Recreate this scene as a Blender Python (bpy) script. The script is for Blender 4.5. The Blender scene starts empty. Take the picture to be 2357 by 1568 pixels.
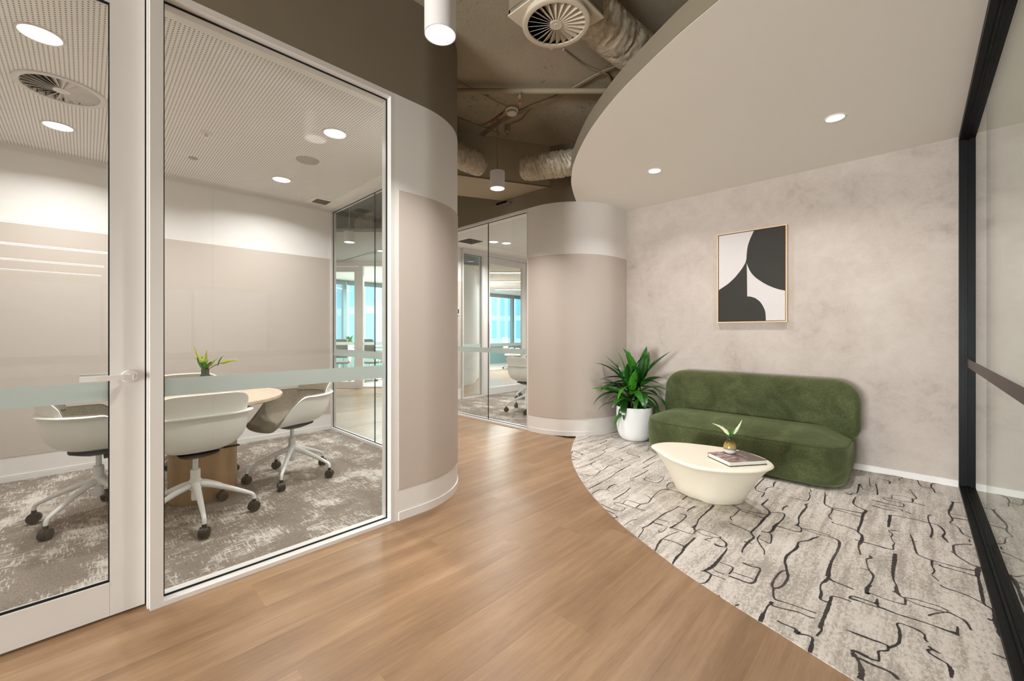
import bpy, bmesh, math, random
from mathutils import Vector, Matrix, noise

S = bpy.context.scene
COL = S.collection
PI = math.pi
random.seed(7)

# ------------------------------------------------------------------ camera
cam_d = bpy.data.cameras.new('camera')
cam = bpy.data.objects.new('camera', cam_d)
COL.objects.link(cam)
cam_d.sensor_width = 36.0
cam_d.lens = 14.589
cam_d.shift_y = -0.00806
cam_d.clip_start = 0.02
cam_d.clip_end = 400
cam.location = (0, 0, 1.2)
cam.rotation_euler = (PI / 2, 0, math.radians(44.22))
S.camera = cam

# ------------------------------------------------------------------ view, world
S.view_settings.view_transform = 'Standard'
S.view_settings.look = 'None'
S.view_settings.gamma = 1.0
S.view_settings.use_curve_mapping = False
S.view_settings.exposure = 0.2
S.cycles.max_bounces = 8
S.cycles.diffuse_bounces = 5
S.cycles.glossy_bounces = 4
S.cycles.use_adaptive_sampling = True
S.cycles.adaptive_threshold = 0.02
S.cycles.transparent_max_bounces = 28
S.cycles.caustics_reflective = False
S.cycles.caustics_refractive = False
S.cycles.sample_clamp_indirect = 6.0

W = bpy.data.worlds.new('daylight_sky')
S.world = W
W.use_nodes = True
wn = W.node_tree.nodes
wn['Background'].inputs['Color'].default_value = (0.76, 0.91, 1.0, 1)
wn['Background'].inputs['Strength'].default_value = 3.6

WARM = (1.0, 0.975, 0.955)
NEUT = (1.0, 0.99, 0.985)


def lamp(name, loc, power, size, spread=150, color=WARM, size_y=None, rz=0):
    l = bpy.data.lights.new(name, 'AREA')
    l.energy = power
    l.color = color
    l.spread = math.radians(spread)
    if size_y:
        l.shape = 'RECTANGLE'
        l.size = size
        l.size_y = size_y
    else:
        l.shape = 'DISK'
        l.size = size
    o = bpy.data.objects.new(name, l)
    o.location = loc
    o.rotation_euler = (0, 0, rz)
    COL.objects.link(o)
    return o


P_ROOM, P_LOUNGE, P_PEND, P_OFFICE, P_FAR, P_DAY = 16, 11, 15, 34, 170, 110
# lounge ceiling downlights
LOUNGE_LIGHTS = [(-1.748, 3.709), (-0.407, 3.677)]
ROOM_LIGHTS = [(-3.18, -0.16), (-4.50, -0.14), (-3.16, 1.32), (-4.49, 1.35)]
ROOM2_LIGHTS = [(-5.05, 4.75), (-4.97, 4.97)]
PENDANTS = [(-1.64, 1.19, 2.63), (-3.07, 2.94, 2.67), (-5.87, 2.66, 2.5), (-0.95, -1.0, 2.63), (-0.95, -3.0, 2.63)]  # last two are unseen, added behind the camera for fill
STRIPS = [3.7, 5.9, 8.2, 10.4]
for x, y in LOUNGE_LIGHTS:
    lamp('downlight_lamp', (x, y, 2.698), P_LOUNGE, 0.09, 140)
for x, y in ROOM_LIGHTS:
    lamp('downlight_lamp', (x, y, 2.698), P_ROOM, 0.145, 150, NEUT)
for x, y in ROOM2_LIGHTS:
    lamp('downlight_lamp', (x, y, 2.698), P_ROOM, 0.13, 150, NEUT)
lamp('downlight_lamp', (-3.9, 5.9, 2.698), P_ROOM * 1.5, 0.15, 150, NEUT)
for i, (x, y, z) in enumerate(PENDANTS):
    lamp('pendant_lamp', (x, y, z - 0.004), P_PEND if i < 3 else 5, 0.13, 116)
for x in STRIPS:
    lamp('linear_lamp', (x, -2.3, 2.66), P_OFFICE, 0.08, 170, NEUT, 5.2)
# unseen pendants added behind the camera as fill, with added uplights on top
for x, y, z in PENDANTS[3:]:
    u = lamp('fill_uplamp', (x, y, z + 0.21), 30, 0.13, 170)
    u.rotation_euler = (PI, 0, 0)
# daylight behind the open office's unseen windows (x = 12) and an added fill lamp at the hall's end (y = -7.8)
d1 = lamp('daylight_fill', (12.3, -0.7, 1.45), P_DAY, 2.3, 180, (0.925, 0.965, 1.0), 10.4)
d1.rotation_euler = (0, PI / 2, 0)
d2 = lamp('daylight_fill', (-1.06, -8.1, 0.85), P_DAY * 8.2, 2.4, 180, (0.965, 0.982, 1.0), 1.3)  # unseen fill lamp, set low to brighten the white ceiling
d2.rotation_euler = (PI / 2, 0, 0)


# ------------------------------------------------------------------ node helpers
class NT:
    def __init__(self, name):
        self.m = bpy.data.materials.new(name)
        self.m.use_nodes = True
        self.t = self.m.node_tree
        self.b = self.t.nodes['Principled BSDF']
        self.out = self.t.nodes['Material Output']

    def n(self, kind, **kw):
        nd = self.t.nodes.new(kind)
        for k, v in kw.items():
            if k.startswith('i_'):
                key = k[2:]
                key = int(key) if key.isdigit() else key.replace('_', ' ')
                nd.inputs[key].default_value = v
            else:
                setattr(nd, k, v)
        return nd

    def l(self, a, b):
        self.t.links.new(a, b)

    def math(self, op, a, b=None, c=None):
        nd = self.t.nodes.new('ShaderNodeMath')
        nd.operation = op
        for i, v in enumerate((a, b, c)):
            if v is None:
                continue
            if isinstance(v, (int, float)):
                nd.inputs[i].default_value = v
            else:
                self.l(v, nd.inputs[i])
        return nd.outputs[0]

    def coord(self, which='Object', scale=None, rot=None, loc=None):
        tc = self.t.nodes.new('ShaderNodeTexCoord')
        mp = self.t.nodes.new('ShaderNodeMapping')
        self.l(tc.outputs[which], mp.inputs[0])
        if scale:
            mp.inputs['Scale'].default_value = scale
        if rot:
            mp.inputs['Rotation'].default_value = rot
        if loc:
            mp.inputs['Location'].default_value = loc
        return mp.outputs[0]

    def noise(self, vec, scale, detail=3, rough=0.5, dist=0.0):
        nd = self.n('ShaderNodeTexNoise', i_Scale=scale, i_Detail=detail, i_Roughness=rough, i_Distortion=dist)
        if vec is not None:
            self.l(vec, nd.inputs['Vector'])
        return nd.outputs['Fac']

    def ramp(self, fac, stops, interp='LINEAR'):
        nd = self.t.nodes.new('ShaderNodeValToRGB')
        nd.color_ramp.interpolation = interp
        el = nd.color_ramp.elements
        while len(el) < len(stops):
            el.new(0.5)
        for e, (p, c) in zip(el, stops):
            e.position = p
            e.color = (*c, 1) if len(c) == 3 else c
        self.l(fac, nd.inputs[0])
        return nd.outputs[0]

    def mix(self, fac, a, b, mode='MIX'):
        nd = self.t.nodes.new('ShaderNodeMix')
        nd.data_type = 'RGBA'
        nd.blend_type = mode
        for sock, v in ((nd.inputs[0], fac), (nd.inputs[6], a), (nd.inputs[7], b)):
            if isinstance(v, (int, float)):
                sock.default_value = v
            elif isinstance(v, tuple):
                sock.default_value = (*v, 1) if len(v) == 3 else v
            else:
                self.l(v, sock)
        return nd.outputs[2]

    def bump(self, h, strength=0.3, dist=0.01):
        nd = self.n('ShaderNodeBump', i_Strength=strength, i_Distance=dist)
        self.l(h, nd.inputs['Height'])
        self.l(nd.outputs[0], self.b.inputs['Normal'])

    def base(self, c):
        if isinstance(c, tuple):
            self.b.inputs['Base Color'].default_value = (*c, 1)
        else:
            self.l(c, self.b.inputs['Base Color'])

    def set(self, **kw):
        for k, v in kw.items():
            self.b.inputs[k.replace('_', ' ')].default_value = v


def s2l(r, g, b):
    f = lambda c: (c / 255 / 12.92) if c / 255 <= 0.04045 else ((c / 255 + 0.055) / 1.055) ** 2.4
    return (f(r), f(g), f(b))


MATS = {}


def plain(name, col, rough=0.5, spec=0.4, metal=0.0, grain=0.0, gscale=60, bump=0.0):
    t = NT(name)
    if grain:
        v = t.coord('Object')
        f = t.noise(v, gscale, 3)
        d = tuple(max(0, c * (1 - grain)) for c in col)
        u = tuple(min(1, c * (1 + grain)) for c in col)
        t.base(t.mix(f, d, u))
        if bump:
            t.bump(f, bump, 0.002)
    else:
        t.base(col)
    t.set(Roughness=rough, Metallic=metal)
    t.b.inputs['Specular IOR Level'].default_value = spec
    MATS[name] = t.m
    return t.m


plain('wall_white', s2l(232, 228, 224), 0.65, 0.3, grain=0.012, gscale=25)
plain('ceiling_white', s2l(244, 239, 232), 0.7, 0.2, grain=0.01, gscale=9)
plain('frame_white', s2l(222, 217, 213), 0.38, 0.4)
plain('taupe_panel', s2l(198, 186, 176), 0.55, 0.35, grain=0.015, gscale=14)
plain('taupe_paint', s2l(130, 119, 102), 0.75, 0.2, grain=0.03, gscale=6)
plain('far_ceiling_grey', s2l(160, 158, 150), 0.75, 0.2, grain=0.02)
plain('black_rubber', (0.008, 0.008, 0.008), 0.55, 0.3)
plain('black_metal', (0.006, 0.006, 0.006), 0.45, 0.10, grain=0.1)
plain('strip_brown', s2l(86, 74, 70), 0.5, 0.3)
plain('shell_white', s2l(234, 232, 226), 0.42, 0.45)
plain('chair_metal_white', s2l(232, 231, 229), 0.35, 0.5)
plain('caster_black', (0.014, 0.013, 0.012), 0.42, 0.4)
plain('table_cream', s2l(238, 230, 212), 0.42, 0.35)
plain('pot_white', s2l(232, 231, 230), 0.5, 0.35, grain=0.02, gscale=8)
plain('soil', (0.02, 0.014, 0.009), 0.9, 0.1, grain=0.5, gscale=120)
plain('art_black', s2l(42, 37, 31), 0.6, 0.3, grain=0.16, gscale=7)
plain('art_white', s2l(206, 199, 197), 0.7, 0.2, grain=0.02, gscale=9)
plain('oak_frame', s2l(224, 190, 152), 0.5, 0.3, grain=0.08, gscale=40)
plain('book_black', (0.012, 0.011, 0.011), 0.5, 0.3)
plain('page_white', s2l(232, 228, 218), 0.8, 0.1, grain=0.05, gscale=400)
plain('print_white', s2l(225, 215, 212), 0.6, 0.2)
plain('leaf_small', s2l(58, 128, 34), 0.35, 0.5, grain=0.2, gscale=30)
plain('stem_brown', s2l(70, 62, 40), 0.6, 0.3)
plain('flower_cream', s2l(238, 234, 200), 0.7, 0.2, grain=0.12, gscale=300)
plain('flower_green', s2l(158, 170, 50), 0.7, 0.2, grain=0.35, gscale=260)
plain('vent_dark', (0.02, 0.02, 0.02), 0.8, 0.1)
plain('grille_grey', s2l(112, 108, 106), 0.7, 0.2)
plain('speaker_grey', s2l(186, 180, 172), 0.75, 0.2)
plain('diffuser_beige', s2l(206, 194, 176), 0.5, 0.3)
plain('pendant_white', s2l(228, 222, 220), 0.45, 0.35)
plain('cable_grey', s2l(150, 136, 112), 0.6, 0.3)
plain('cable_red', s2l(150, 24, 28), 0.5, 0.3)
plain('detector_white', s2l(222, 212, 198), 0.5, 0.3)
plain('brass', s2l(190, 140, 90), 0.35, 0.5, 0.7)
plain('chair_dark', s2l(84, 84, 76), 0.7, 0.2, grain=0.1, gscale=150)
plain('chrome', (0.7, 0.7, 0.7), 0.2, 0.5, 1.0)
plain('spandrel_teal', s2l(104, 150, 150), 0.5, 0.3)
plain('mullion_teal', s2l(96, 128, 130), 0.45, 0.4)
plain('blind_grey', s2l(96, 118, 120), 0.7, 0.2)
plain('screen_dark', (0.02, 0.02, 0.022), 0.25, 0.5)
plain('beam_light', s2l(172, 160, 138), 0.7, 0.2, grain=0.03, gscale=6)


def emit(name, col, strength):
    t = NT(name)
    e = t.n('ShaderNodeEmission')
    e.inputs[0].default_value = (*col, 1)
    e.inputs[1].default_value = strength
    t.l(e.outputs[0], t.out.inputs[0])
    MATS[name] = t.m


emit('lamp_glow', (1.0, 0.97, 0.94), 2.4)
emit('strip_glow', (1.0, 0.98, 0.95), 9.0)


def glass(name, tint, f0=0.04, rough=0.0):
    t = NT(name)
    lw = t.n('ShaderNodeLayerWeight')
    lw.inputs['Blend'].default_value = 0.5
    p = t.math('POWER', lw.outputs['Facing'], 5.0)
    f = t.math('MULTIPLY_ADD', p, 1 - f0, f0)
    tr = t.n('ShaderNodeBsdfTransparent')
    tr.inputs[0].default_value = (*tint, 1)
    gl = t.n('ShaderNodeBsdfGlossy')
    gl.inputs['Roughness'].default_value = rough
    gl.inputs[0].default_value = (0.97, 1.0, 0.98, 1)
    mx = t.n('ShaderNodeMixShader')
    t.l(f, mx.inputs[0])
    t.l(tr.outputs[0], mx.inputs[1])
    t.l(gl.outputs[0], mx.inputs[2])
    t.l(mx.outputs[0], t.out.inputs[0])
    MATS[name] = t.m


glass('glass_clear', (0.975, 0.99, 0.982))
glass('glass_green', (0.955, 0.986, 0.974))
glass('glass_blue', (0.93, 0.975, 0.985))
glass('glass_tinted', (0.30, 0.31, 0.32))

t = NT('frosted_film')
tr = t.n('ShaderNodeBsdfTransparent')
tr.inputs[0].default_value = (0.9, 0.95, 0.93, 1)
df = t.n('ShaderNodeBsdfDiffuse')
df.inputs[0].default_value = (*s2l(206, 214, 210), 1)
tl = t.n('ShaderNodeBsdfTranslucent')
tl.inputs[0].default_value = (*s2l(214, 222, 218), 1)
m1 = t.n('ShaderNodeMixShader')
m1.inputs[0].default_value = 0.5
t.l(df.outputs[0], m1.inputs[1])
t.l(tl.outputs[0], m1.inputs[2])
m2 = t.n('ShaderNodeMixShader')
m2.inputs[0].default_value = 0.90
t.l(tr.outputs[0], m2.inputs[1])
t.l(m1.outputs[0], m2.inputs[2])
t.l(m2.outputs[0], t.out.inputs[0])
MATS['frosted_film'] = t.m

# perforated acoustic plaster: 18 mm pitch, 8 mm holes, plain border near the glass
t = NT('perforated_plaster')
tc = t.n('ShaderNodeTexCoord')
sx = t.n('ShaderNodeSeparateXYZ')
t.l(tc.outputs['Object'], sx.inputs[0])
P = 0.0185
fx = t.math('SUBTRACT', t.math('FRACT', t.math('DIVIDE', sx.outputs[0], P)), 0.5)
fy = t.math('SUBTRACT', t.math('FRACT', t.math('DIVIDE', sx.outputs[1], P)), 0.5)
d2 = t.math('ADD', t.math('MULTIPLY', fx, fx), t.math('MULTIPLY', fy, fy))
hole = t.math('LESS_THAN', d2, 0.045)
inb = t.math('MULTIPLY', t.math('LESS_THAN', sx.outputs[0], -2.575), t.math('LESS_THAN', sx.outputs[1], 1.985))
inb2 = t.math('MULTIPLY', t.math('GREATER_THAN', sx.outputs[1], 3.99), t.math('GREATER_THAN', sx.outputs[0], -5.42))
inr = t.math('MAXIMUM', inb, inb2)
hole = t.math('MULTIPLY', hole, inr)
t.base(t.mix(hole, s2l(243, 240, 236), s2l(96, 88, 82)))
t.set(Roughness=0.75)
MATS['perforated_plaster'] = t.m


def wood(name, c_dark, c_mid, c_light, grain_axis='Y', per_object=True, rough=0.34, planks=False):
    t = NT(name)
    oi = t.n('ShaderNodeObjectInfo')
    tc = t.n('ShaderNodeTexCoord')
    off = t.n('ShaderNodeVectorMath')
    off.operation = 'ADD'
    cb = t.n('ShaderNodeCombineXYZ')
    if per_object:
        r1 = t.math('MULTIPLY', oi.outputs['Random'], 37.0)
        r2 = t.math('MULTIPLY', oi.outputs['Random'], 91.0)
        t.l(r1, cb.inputs[0])
        t.l(r2, cb.inputs[1])
    t.l(tc.outputs['Object'], off.inputs[0])
    t.l(cb.outputs[0], off.inputs[1])
    mp = t.n('ShaderNodeMapping')
    t.l(off.outputs[0], mp.inputs[0])
    sc = {'Y': (1, 0.07, 1), 'X': (0.07, 1, 1), 'Z': (1, 1, 0.07)}[grain_axis]
    mp.inputs['Scale'].default_value = sc
    v = mp.outputs[0]
    big = t.noise(v, 9, 4, 0.55, 0.6)
    fine = t.noise(v, 150, 4, 0.6)
    cloud = t.noise(off.outputs[0], 2.2, 3)
    mid = t.noise(v, 46, 3, 0.6, 0.8)
    f = t.math('ADD', t.math('MULTIPLY', big, 0.46), t.math('MULTIPLY', fine, 0.16))
    f = t.math('ADD', f, t.math('MULTIPLY', mid, 0.2))
    f = t.math('ADD', f, t.math('MULTIPLY', cloud, 0.22))
    if per_object:
        f = t.math('ADD', f, t.math('MULTIPLY', t.math('SUBTRACT', oi.outputs['Random'], 0.5), 0.05))
    col = t.ramp(f, [(0.32, c_dark), (0.51, c_mid), (0.70, c_light)])
    # sparse knots
    vo = t.n('ShaderNodeTexVoronoi')
    vo.inputs['Scale'].default_value = 2.3
    mp2 = t.n('ShaderNodeMapping')
    t.l(off.outputs[0], mp2.inputs[0])
    mp2.inputs['Scale'].default_value = {'Y': (1, 0.5, 1), 'X': (0.5, 1, 1), 'Z': (1, 1, 0.5)}[grain_axis]
    t.l(mp2.outputs[0], vo.inputs['Vector'])
    kn = t.math('LESS_THAN', vo.outputs['Distance'], 0.035)
    col = t.mix(t.math('MULTIPLY', kn, 0.45), col, tuple(c * 0.35 for c in c_dark))
    t.base(col)
    t.set(Roughness=rough)
    t.b.inputs['Specular IOR Level'].default_value = 0.4
    t.bump(fine, 0.12, 0.001)
    MATS[name] = t.m


wood('floor_oak', s2l(113, 86, 60), s2l(143, 112, 82), s2l(168, 137, 106))
wood('table_oak', s2l(176, 152, 130), s2l(198, 177, 156), s2l(212, 194, 176), 'X', False)
wood('drum_oak', s2l(150, 118, 82), s2l(172, 140, 102), s2l(188, 156, 118), 'Z', False)

# poured-look wall covering
t = NT('concrete_wallpaper')
v = t.coord('Object')
a = t.noise(v, 1.6, 6, 0.62, 0.5)
b = t.noise(v, 9, 8, 0.7, 0.4)
c = t.noise(v, 70, 3, 0.7)
f = t.math('ADD', t.math('MULTIPLY', a, 0.5), t.math('ADD', t.math('MULTIPLY', b, 0.38), t.math('MULTIPLY', c, 0.12)))
t.base(t.ramp(f, [(0.32, s2l(160, 147, 138)), (0.45, s2l(183, 170, 161)), (0.55, s2l(191, 179, 170)), (0.70, s2l(201, 190, 182))]))
t.set(Roughness=0.75)
t.bump(b, 0.08, 0.002)
MATS['concrete_wallpaper'] = t.m

# painted slab with board scars
t = NT('slab_paint')
v = t.coord('Object')
a = t.noise(v, 1.3, 5, 0.6)
b = t.noise(v, 16, 9, 0.75, 1.2)
c = t.noise(v, 60, 4, 0.7)
f = t.math('ADD', t.math('MULTIPLY', a, 0.45), t.math('MULTIPLY', c, 0.35))
col = t.ramp(f, [(0.25, s2l(144, 132, 113)), (0.55, s2l(172, 160, 140))])
sc = t.math('LESS_THAN', b, 0.405)
mk = t.math('GREATER_THAN', t.noise(v, 1.9, 2), 0.52)
col = t.mix(t.math('MULTIPLY', t.math('MULTIPLY', sc, mk), 0.55), col, s2l(62, 54, 44))
t.base(col)
t.set(Roughness=0.85)
t.bump(b, 0.35, 0.004)
MATS['slab_paint'] = t.m

# lounge carpet: vertical-streak two-tone loop
t = NT('carpet_streak')
v = t.coord('Object')
st = t.coord('Object', scale=(1, 0.09, 1))
a = t.noise(st, 26, 3, 0.6)
b = t.noise(t.coord('Object', scale=(1, 0.45, 1)), 105, 3, 0.75)
c = t.noise(v, 3.0, 2)
f = t.math('ADD', t.math('MULTIPLY', a, 0.5), t.math('ADD', t.math('MULTIPLY', b, 0.62), t.math('MULTIPLY', c, 0.3)))
t.base(t.ramp(f, [(0.60, s2l(168, 160, 151)), (0.67, s2l(183, 175, 166)), (0.74, s2l(208, 200, 192)), (0.86, s2l(219, 212, 204))]))
t.set(Roughness=0.95)
t.b.inputs['Specular IOR Level'].default_value = 0.1
t.bump(b, 0.5, 0.004)
MATS['carpet_streak'] = t.m

t = NT('carpet_line_dark')
v = t.coord('Object')
a = t.noise(v, 240, 2, 0.6)
g = t.noise(v, 2.4, 2)
f = t.math('ADD', t.math('MULTIPLY', a, 0.5), t.math('MULTIPLY', g, 0.6))
t.base(t.ramp(f, [(0.3, s2l(38, 34, 36)), (0.6, s2l(58, 52, 50)), (0.74, s2l(112, 103, 93))]))
t.set(Roughness=0.95)
MATS['carpet_line_dark'] = t.m

# meeting room carpet: greige with pale woven hatching
t = NT('carpet_hatch')
v = t.coord('Object')
sxn = t.noise(t.coord('Object', scale=(0.15, 1, 1)), 105, 2, 0.6)
syn = t.noise(t.coord('Object', scale=(1, 0.15, 1)), 105, 2, 0.6)
patch = t.noise(v, 2.6, 4, 0.65, 0.3)
patch2 = t.noise(t.coord('Object', scale=(0.35, 1, 1)), 6.0, 3, 0.6)
fine = t.noise(v, 170, 2, 0.6)
h = t.math('MAXIMUM', sxn, syn)
f = t.math('ADD', t.math('MULTIPLY', h, 0.55), t.math('ADD', t.math('MULTIPLY', patch, 0.55), t.math('MULTIPLY', patch2, 0.30)))
lightmask = t.ramp(f, [(0.725, (0, 0, 0)), (0.815, (1, 1, 1))])
bcol = t.ramp(fine, [(0.3, s2l(112, 102, 93)), (0.7, s2l(146, 135, 125))])
t.base(t.mix(lightmask, bcol, s2l(196, 189, 180)))
t.set(Roughness=0.95)
t.b.inputs['Specular IOR Level'].default_value = 0.1
t.bump(fine, 0.5, 0.003)
MATS['carpet_hatch'] = t.m

plain('carpet_office', s2l(176, 174, 166), 0.95, 0.1, grain=0.12, gscale=40)

# green velvet weave
t = NT('sofa_green')
v = t.coord('Object')
w1 = t.noise(t.coord('Object', scale=(1, 1, 0.25)), 260, 2, 0.6)
w2 = t.noise(t.coord('Object', scale=(0.25, 1, 1)), 260, 2, 0.6)
cl = t.noise(v, 4.5, 5, 0.65, 0.8)
wv = t.math('ADD', t.math('MULTIPLY', w1, 0.5), t.math('MULTIPLY', w2, 0.5))
f = t.math('ADD', t.math('MULTIPLY', wv, 0.6), t.math('MULTIPLY', cl, 0.5))
t.base(t.ramp(f, [(0.38, s2l(44, 49, 29)), (0.56, s2l(67, 73, 44)), (0.72, s2l(95, 101, 67))]))
t.set(Roughness=0.85)
t.b.inputs['Specular IOR Level'].default_value = 0.15
t.b.inputs['Sheen Weight'].default_value = 0.35
t.b.inputs['Sheen Roughness'].default_value = 0.5
t.b.inputs['Sheen Tint'].default_value = (0.55, 0.65, 0.35, 1)
t.bump(wv, 0.4, 0.002)
MATS['sofa_green'] = t.m

t = NT('chair_fabric')
v = t.coord('Object')
vo = t.n('ShaderNodeTexVoronoi')
vo.inputs['Scale'].default_value = 380
t.l(v, vo.inputs['Vector'])
f = t.math('ADD', t.math('MULTIPLY', vo.outputs['Distance'], 0.8), t.math('MULTIPLY', t.noise(v, 120, 2), 0.4))
t.base(t.ramp(f, [(0.30, s2l(166, 155, 138)), (0.80, s2l(118, 106, 88))]))
t.set(Roughness=0.95)
t.bump(vo.outputs['Distance'], 0.3, 0.002)
MATS['chair_fabric'] = t.m

# glossy strap leaf with pale rib
t = NT('leaf_gloss')
v = t.coord('Object')
oi = t.n('ShaderNodeObjectInfo')
st = t.noise(t.coord('Object', scale=(0.1, 1, 1)), 160, 2)
f = t.math('ADD', t.math('MULTIPLY', st, 0.6), t.math('MULTIPLY', oi.outputs['Random'], 0.5))
t.base(t.ramp(f, [(0.2, s2l(18, 52, 14)), (0.55, s2l(34, 92, 24)), (0.85, s2l(70, 140, 36))]))
t.set(Roughness=0.28)
t.b.inputs['Specular IOR Level'].default_value = 0.55
MATS['leaf_gloss'] = t.m

# bottle glaze: white foot, gold band, dark smoky shoulder (the glaze's own colours)
t = NT('vase_glaze')
tc = t.n('ShaderNodeTexCoord')
sz = t.n('ShaderNodeSeparateXYZ')
t.l(tc.outputs['Object'], sz.inputs[0])
nz = t.noise(t.coord('Object', scale=(1, 1, 0.2)), 160, 2)
h = t.math('ADD', sz.outputs[2], t.math('MULTIPLY', t.math('SUBTRACT', nz, 0.5), 0.02))
f = t.math('DIVIDE', h, 0.12)
t.base(t.ramp(f, [(0.20, s2l(226, 222, 218)), (0.27, s2l(120, 112, 100)), (0.36, s2l(176, 150, 90)), (0.55, s2l(150, 122, 44)), (0.68, s2l(70, 68, 44)), (0.85, s2l(40, 38, 36))]))
t.set(Roughness=0.08)
t.b.inputs['Specular IOR Level'].default_value = 0.8
MATS['vase_glaze'] = t.m

plain('vase_dark', s2l(64, 62, 50), 0.1, 0.7)

# book jacket: muted plum with a rosy blurred photo on one half
t = NT('book_jacket')
v = t.coord('Object')
sp = t.n('ShaderNodeSeparateXYZ')
tc = t.n('ShaderNodeTexCoord')
t.l(tc.outputs['Object'], sp.inputs[0])
a = t.noise(t.coord('Object', scale=(1, 2.5, 1)), 14, 3, 0.6, 0.5)
pic = t.ramp(a, [(0.3, s2l(92, 62, 62)), (0.5, s2l(150, 118, 114)), (0.62, s2l(204, 190, 190)), (0.75, s2l(112, 82, 80))])
left = t.ramp(t.math('MULTIPLY_ADD', sp.outputs[0], 5.0, 0.5), [(0.35, (1, 1, 1)), (0.55, (0, 0, 0))])
t.base(t.mix(left, s2l(108, 92, 88), pic))
t.set(Roughness=0.35)
MATS['book_jacket'] = t.m

# silvery insulation wrap
t = NT('duct_wrap')
v = t.coord('Object')
a = t.noise(v, 22, 5, 0.65, 0.8)
t.base(t.ramp(a, [(0.3, s2l(158, 144, 122)), (0.7, s2l(206, 194, 174))]))
t.set(Roughness=0.42, Metallic=0.15)
t.bump(a, 0.55, 0.012)
MATS['duct_wrap'] = t.m

# distant towers: window bays are a few pixels each
t = NT('tower_bays')
br = t.n('ShaderNodeTexBrick')
br.offset = 0.0
br.inputs['Scale'].default_value = 1.0
br.inputs['Brick Width'].default_value = 1.6
br.inputs['Row Height'].default_value = 3.2
br.inputs['Mortar Size'].default_value = 0.35
br.inputs['Color1'].default_value = (*s2l(120, 176, 198), 1)
br.inputs['Color2'].default_value = (*s2l(140, 190, 208), 1)
br.inputs['Mortar'].default_value = (*s2l(188, 212, 222), 1)
tc = t.n('ShaderNodeTexCoord')
sp = t.n('ShaderNodeSeparateXYZ')
cb = t.n('ShaderNodeCombineXYZ')
t.l(tc.outputs['Object'], sp.inputs[0])
t.l(t.math('ADD', sp.outputs[0], sp.outputs[1]), cb.inputs[0])
t.l(sp.outputs[2], cb.inputs[1])
t.l(cb.outputs[0], br.inputs['Vector'])
t.base(br.outputs[0])
t.set(Roughness=0.5)
MATS['tower_bays'] = t.m


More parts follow.
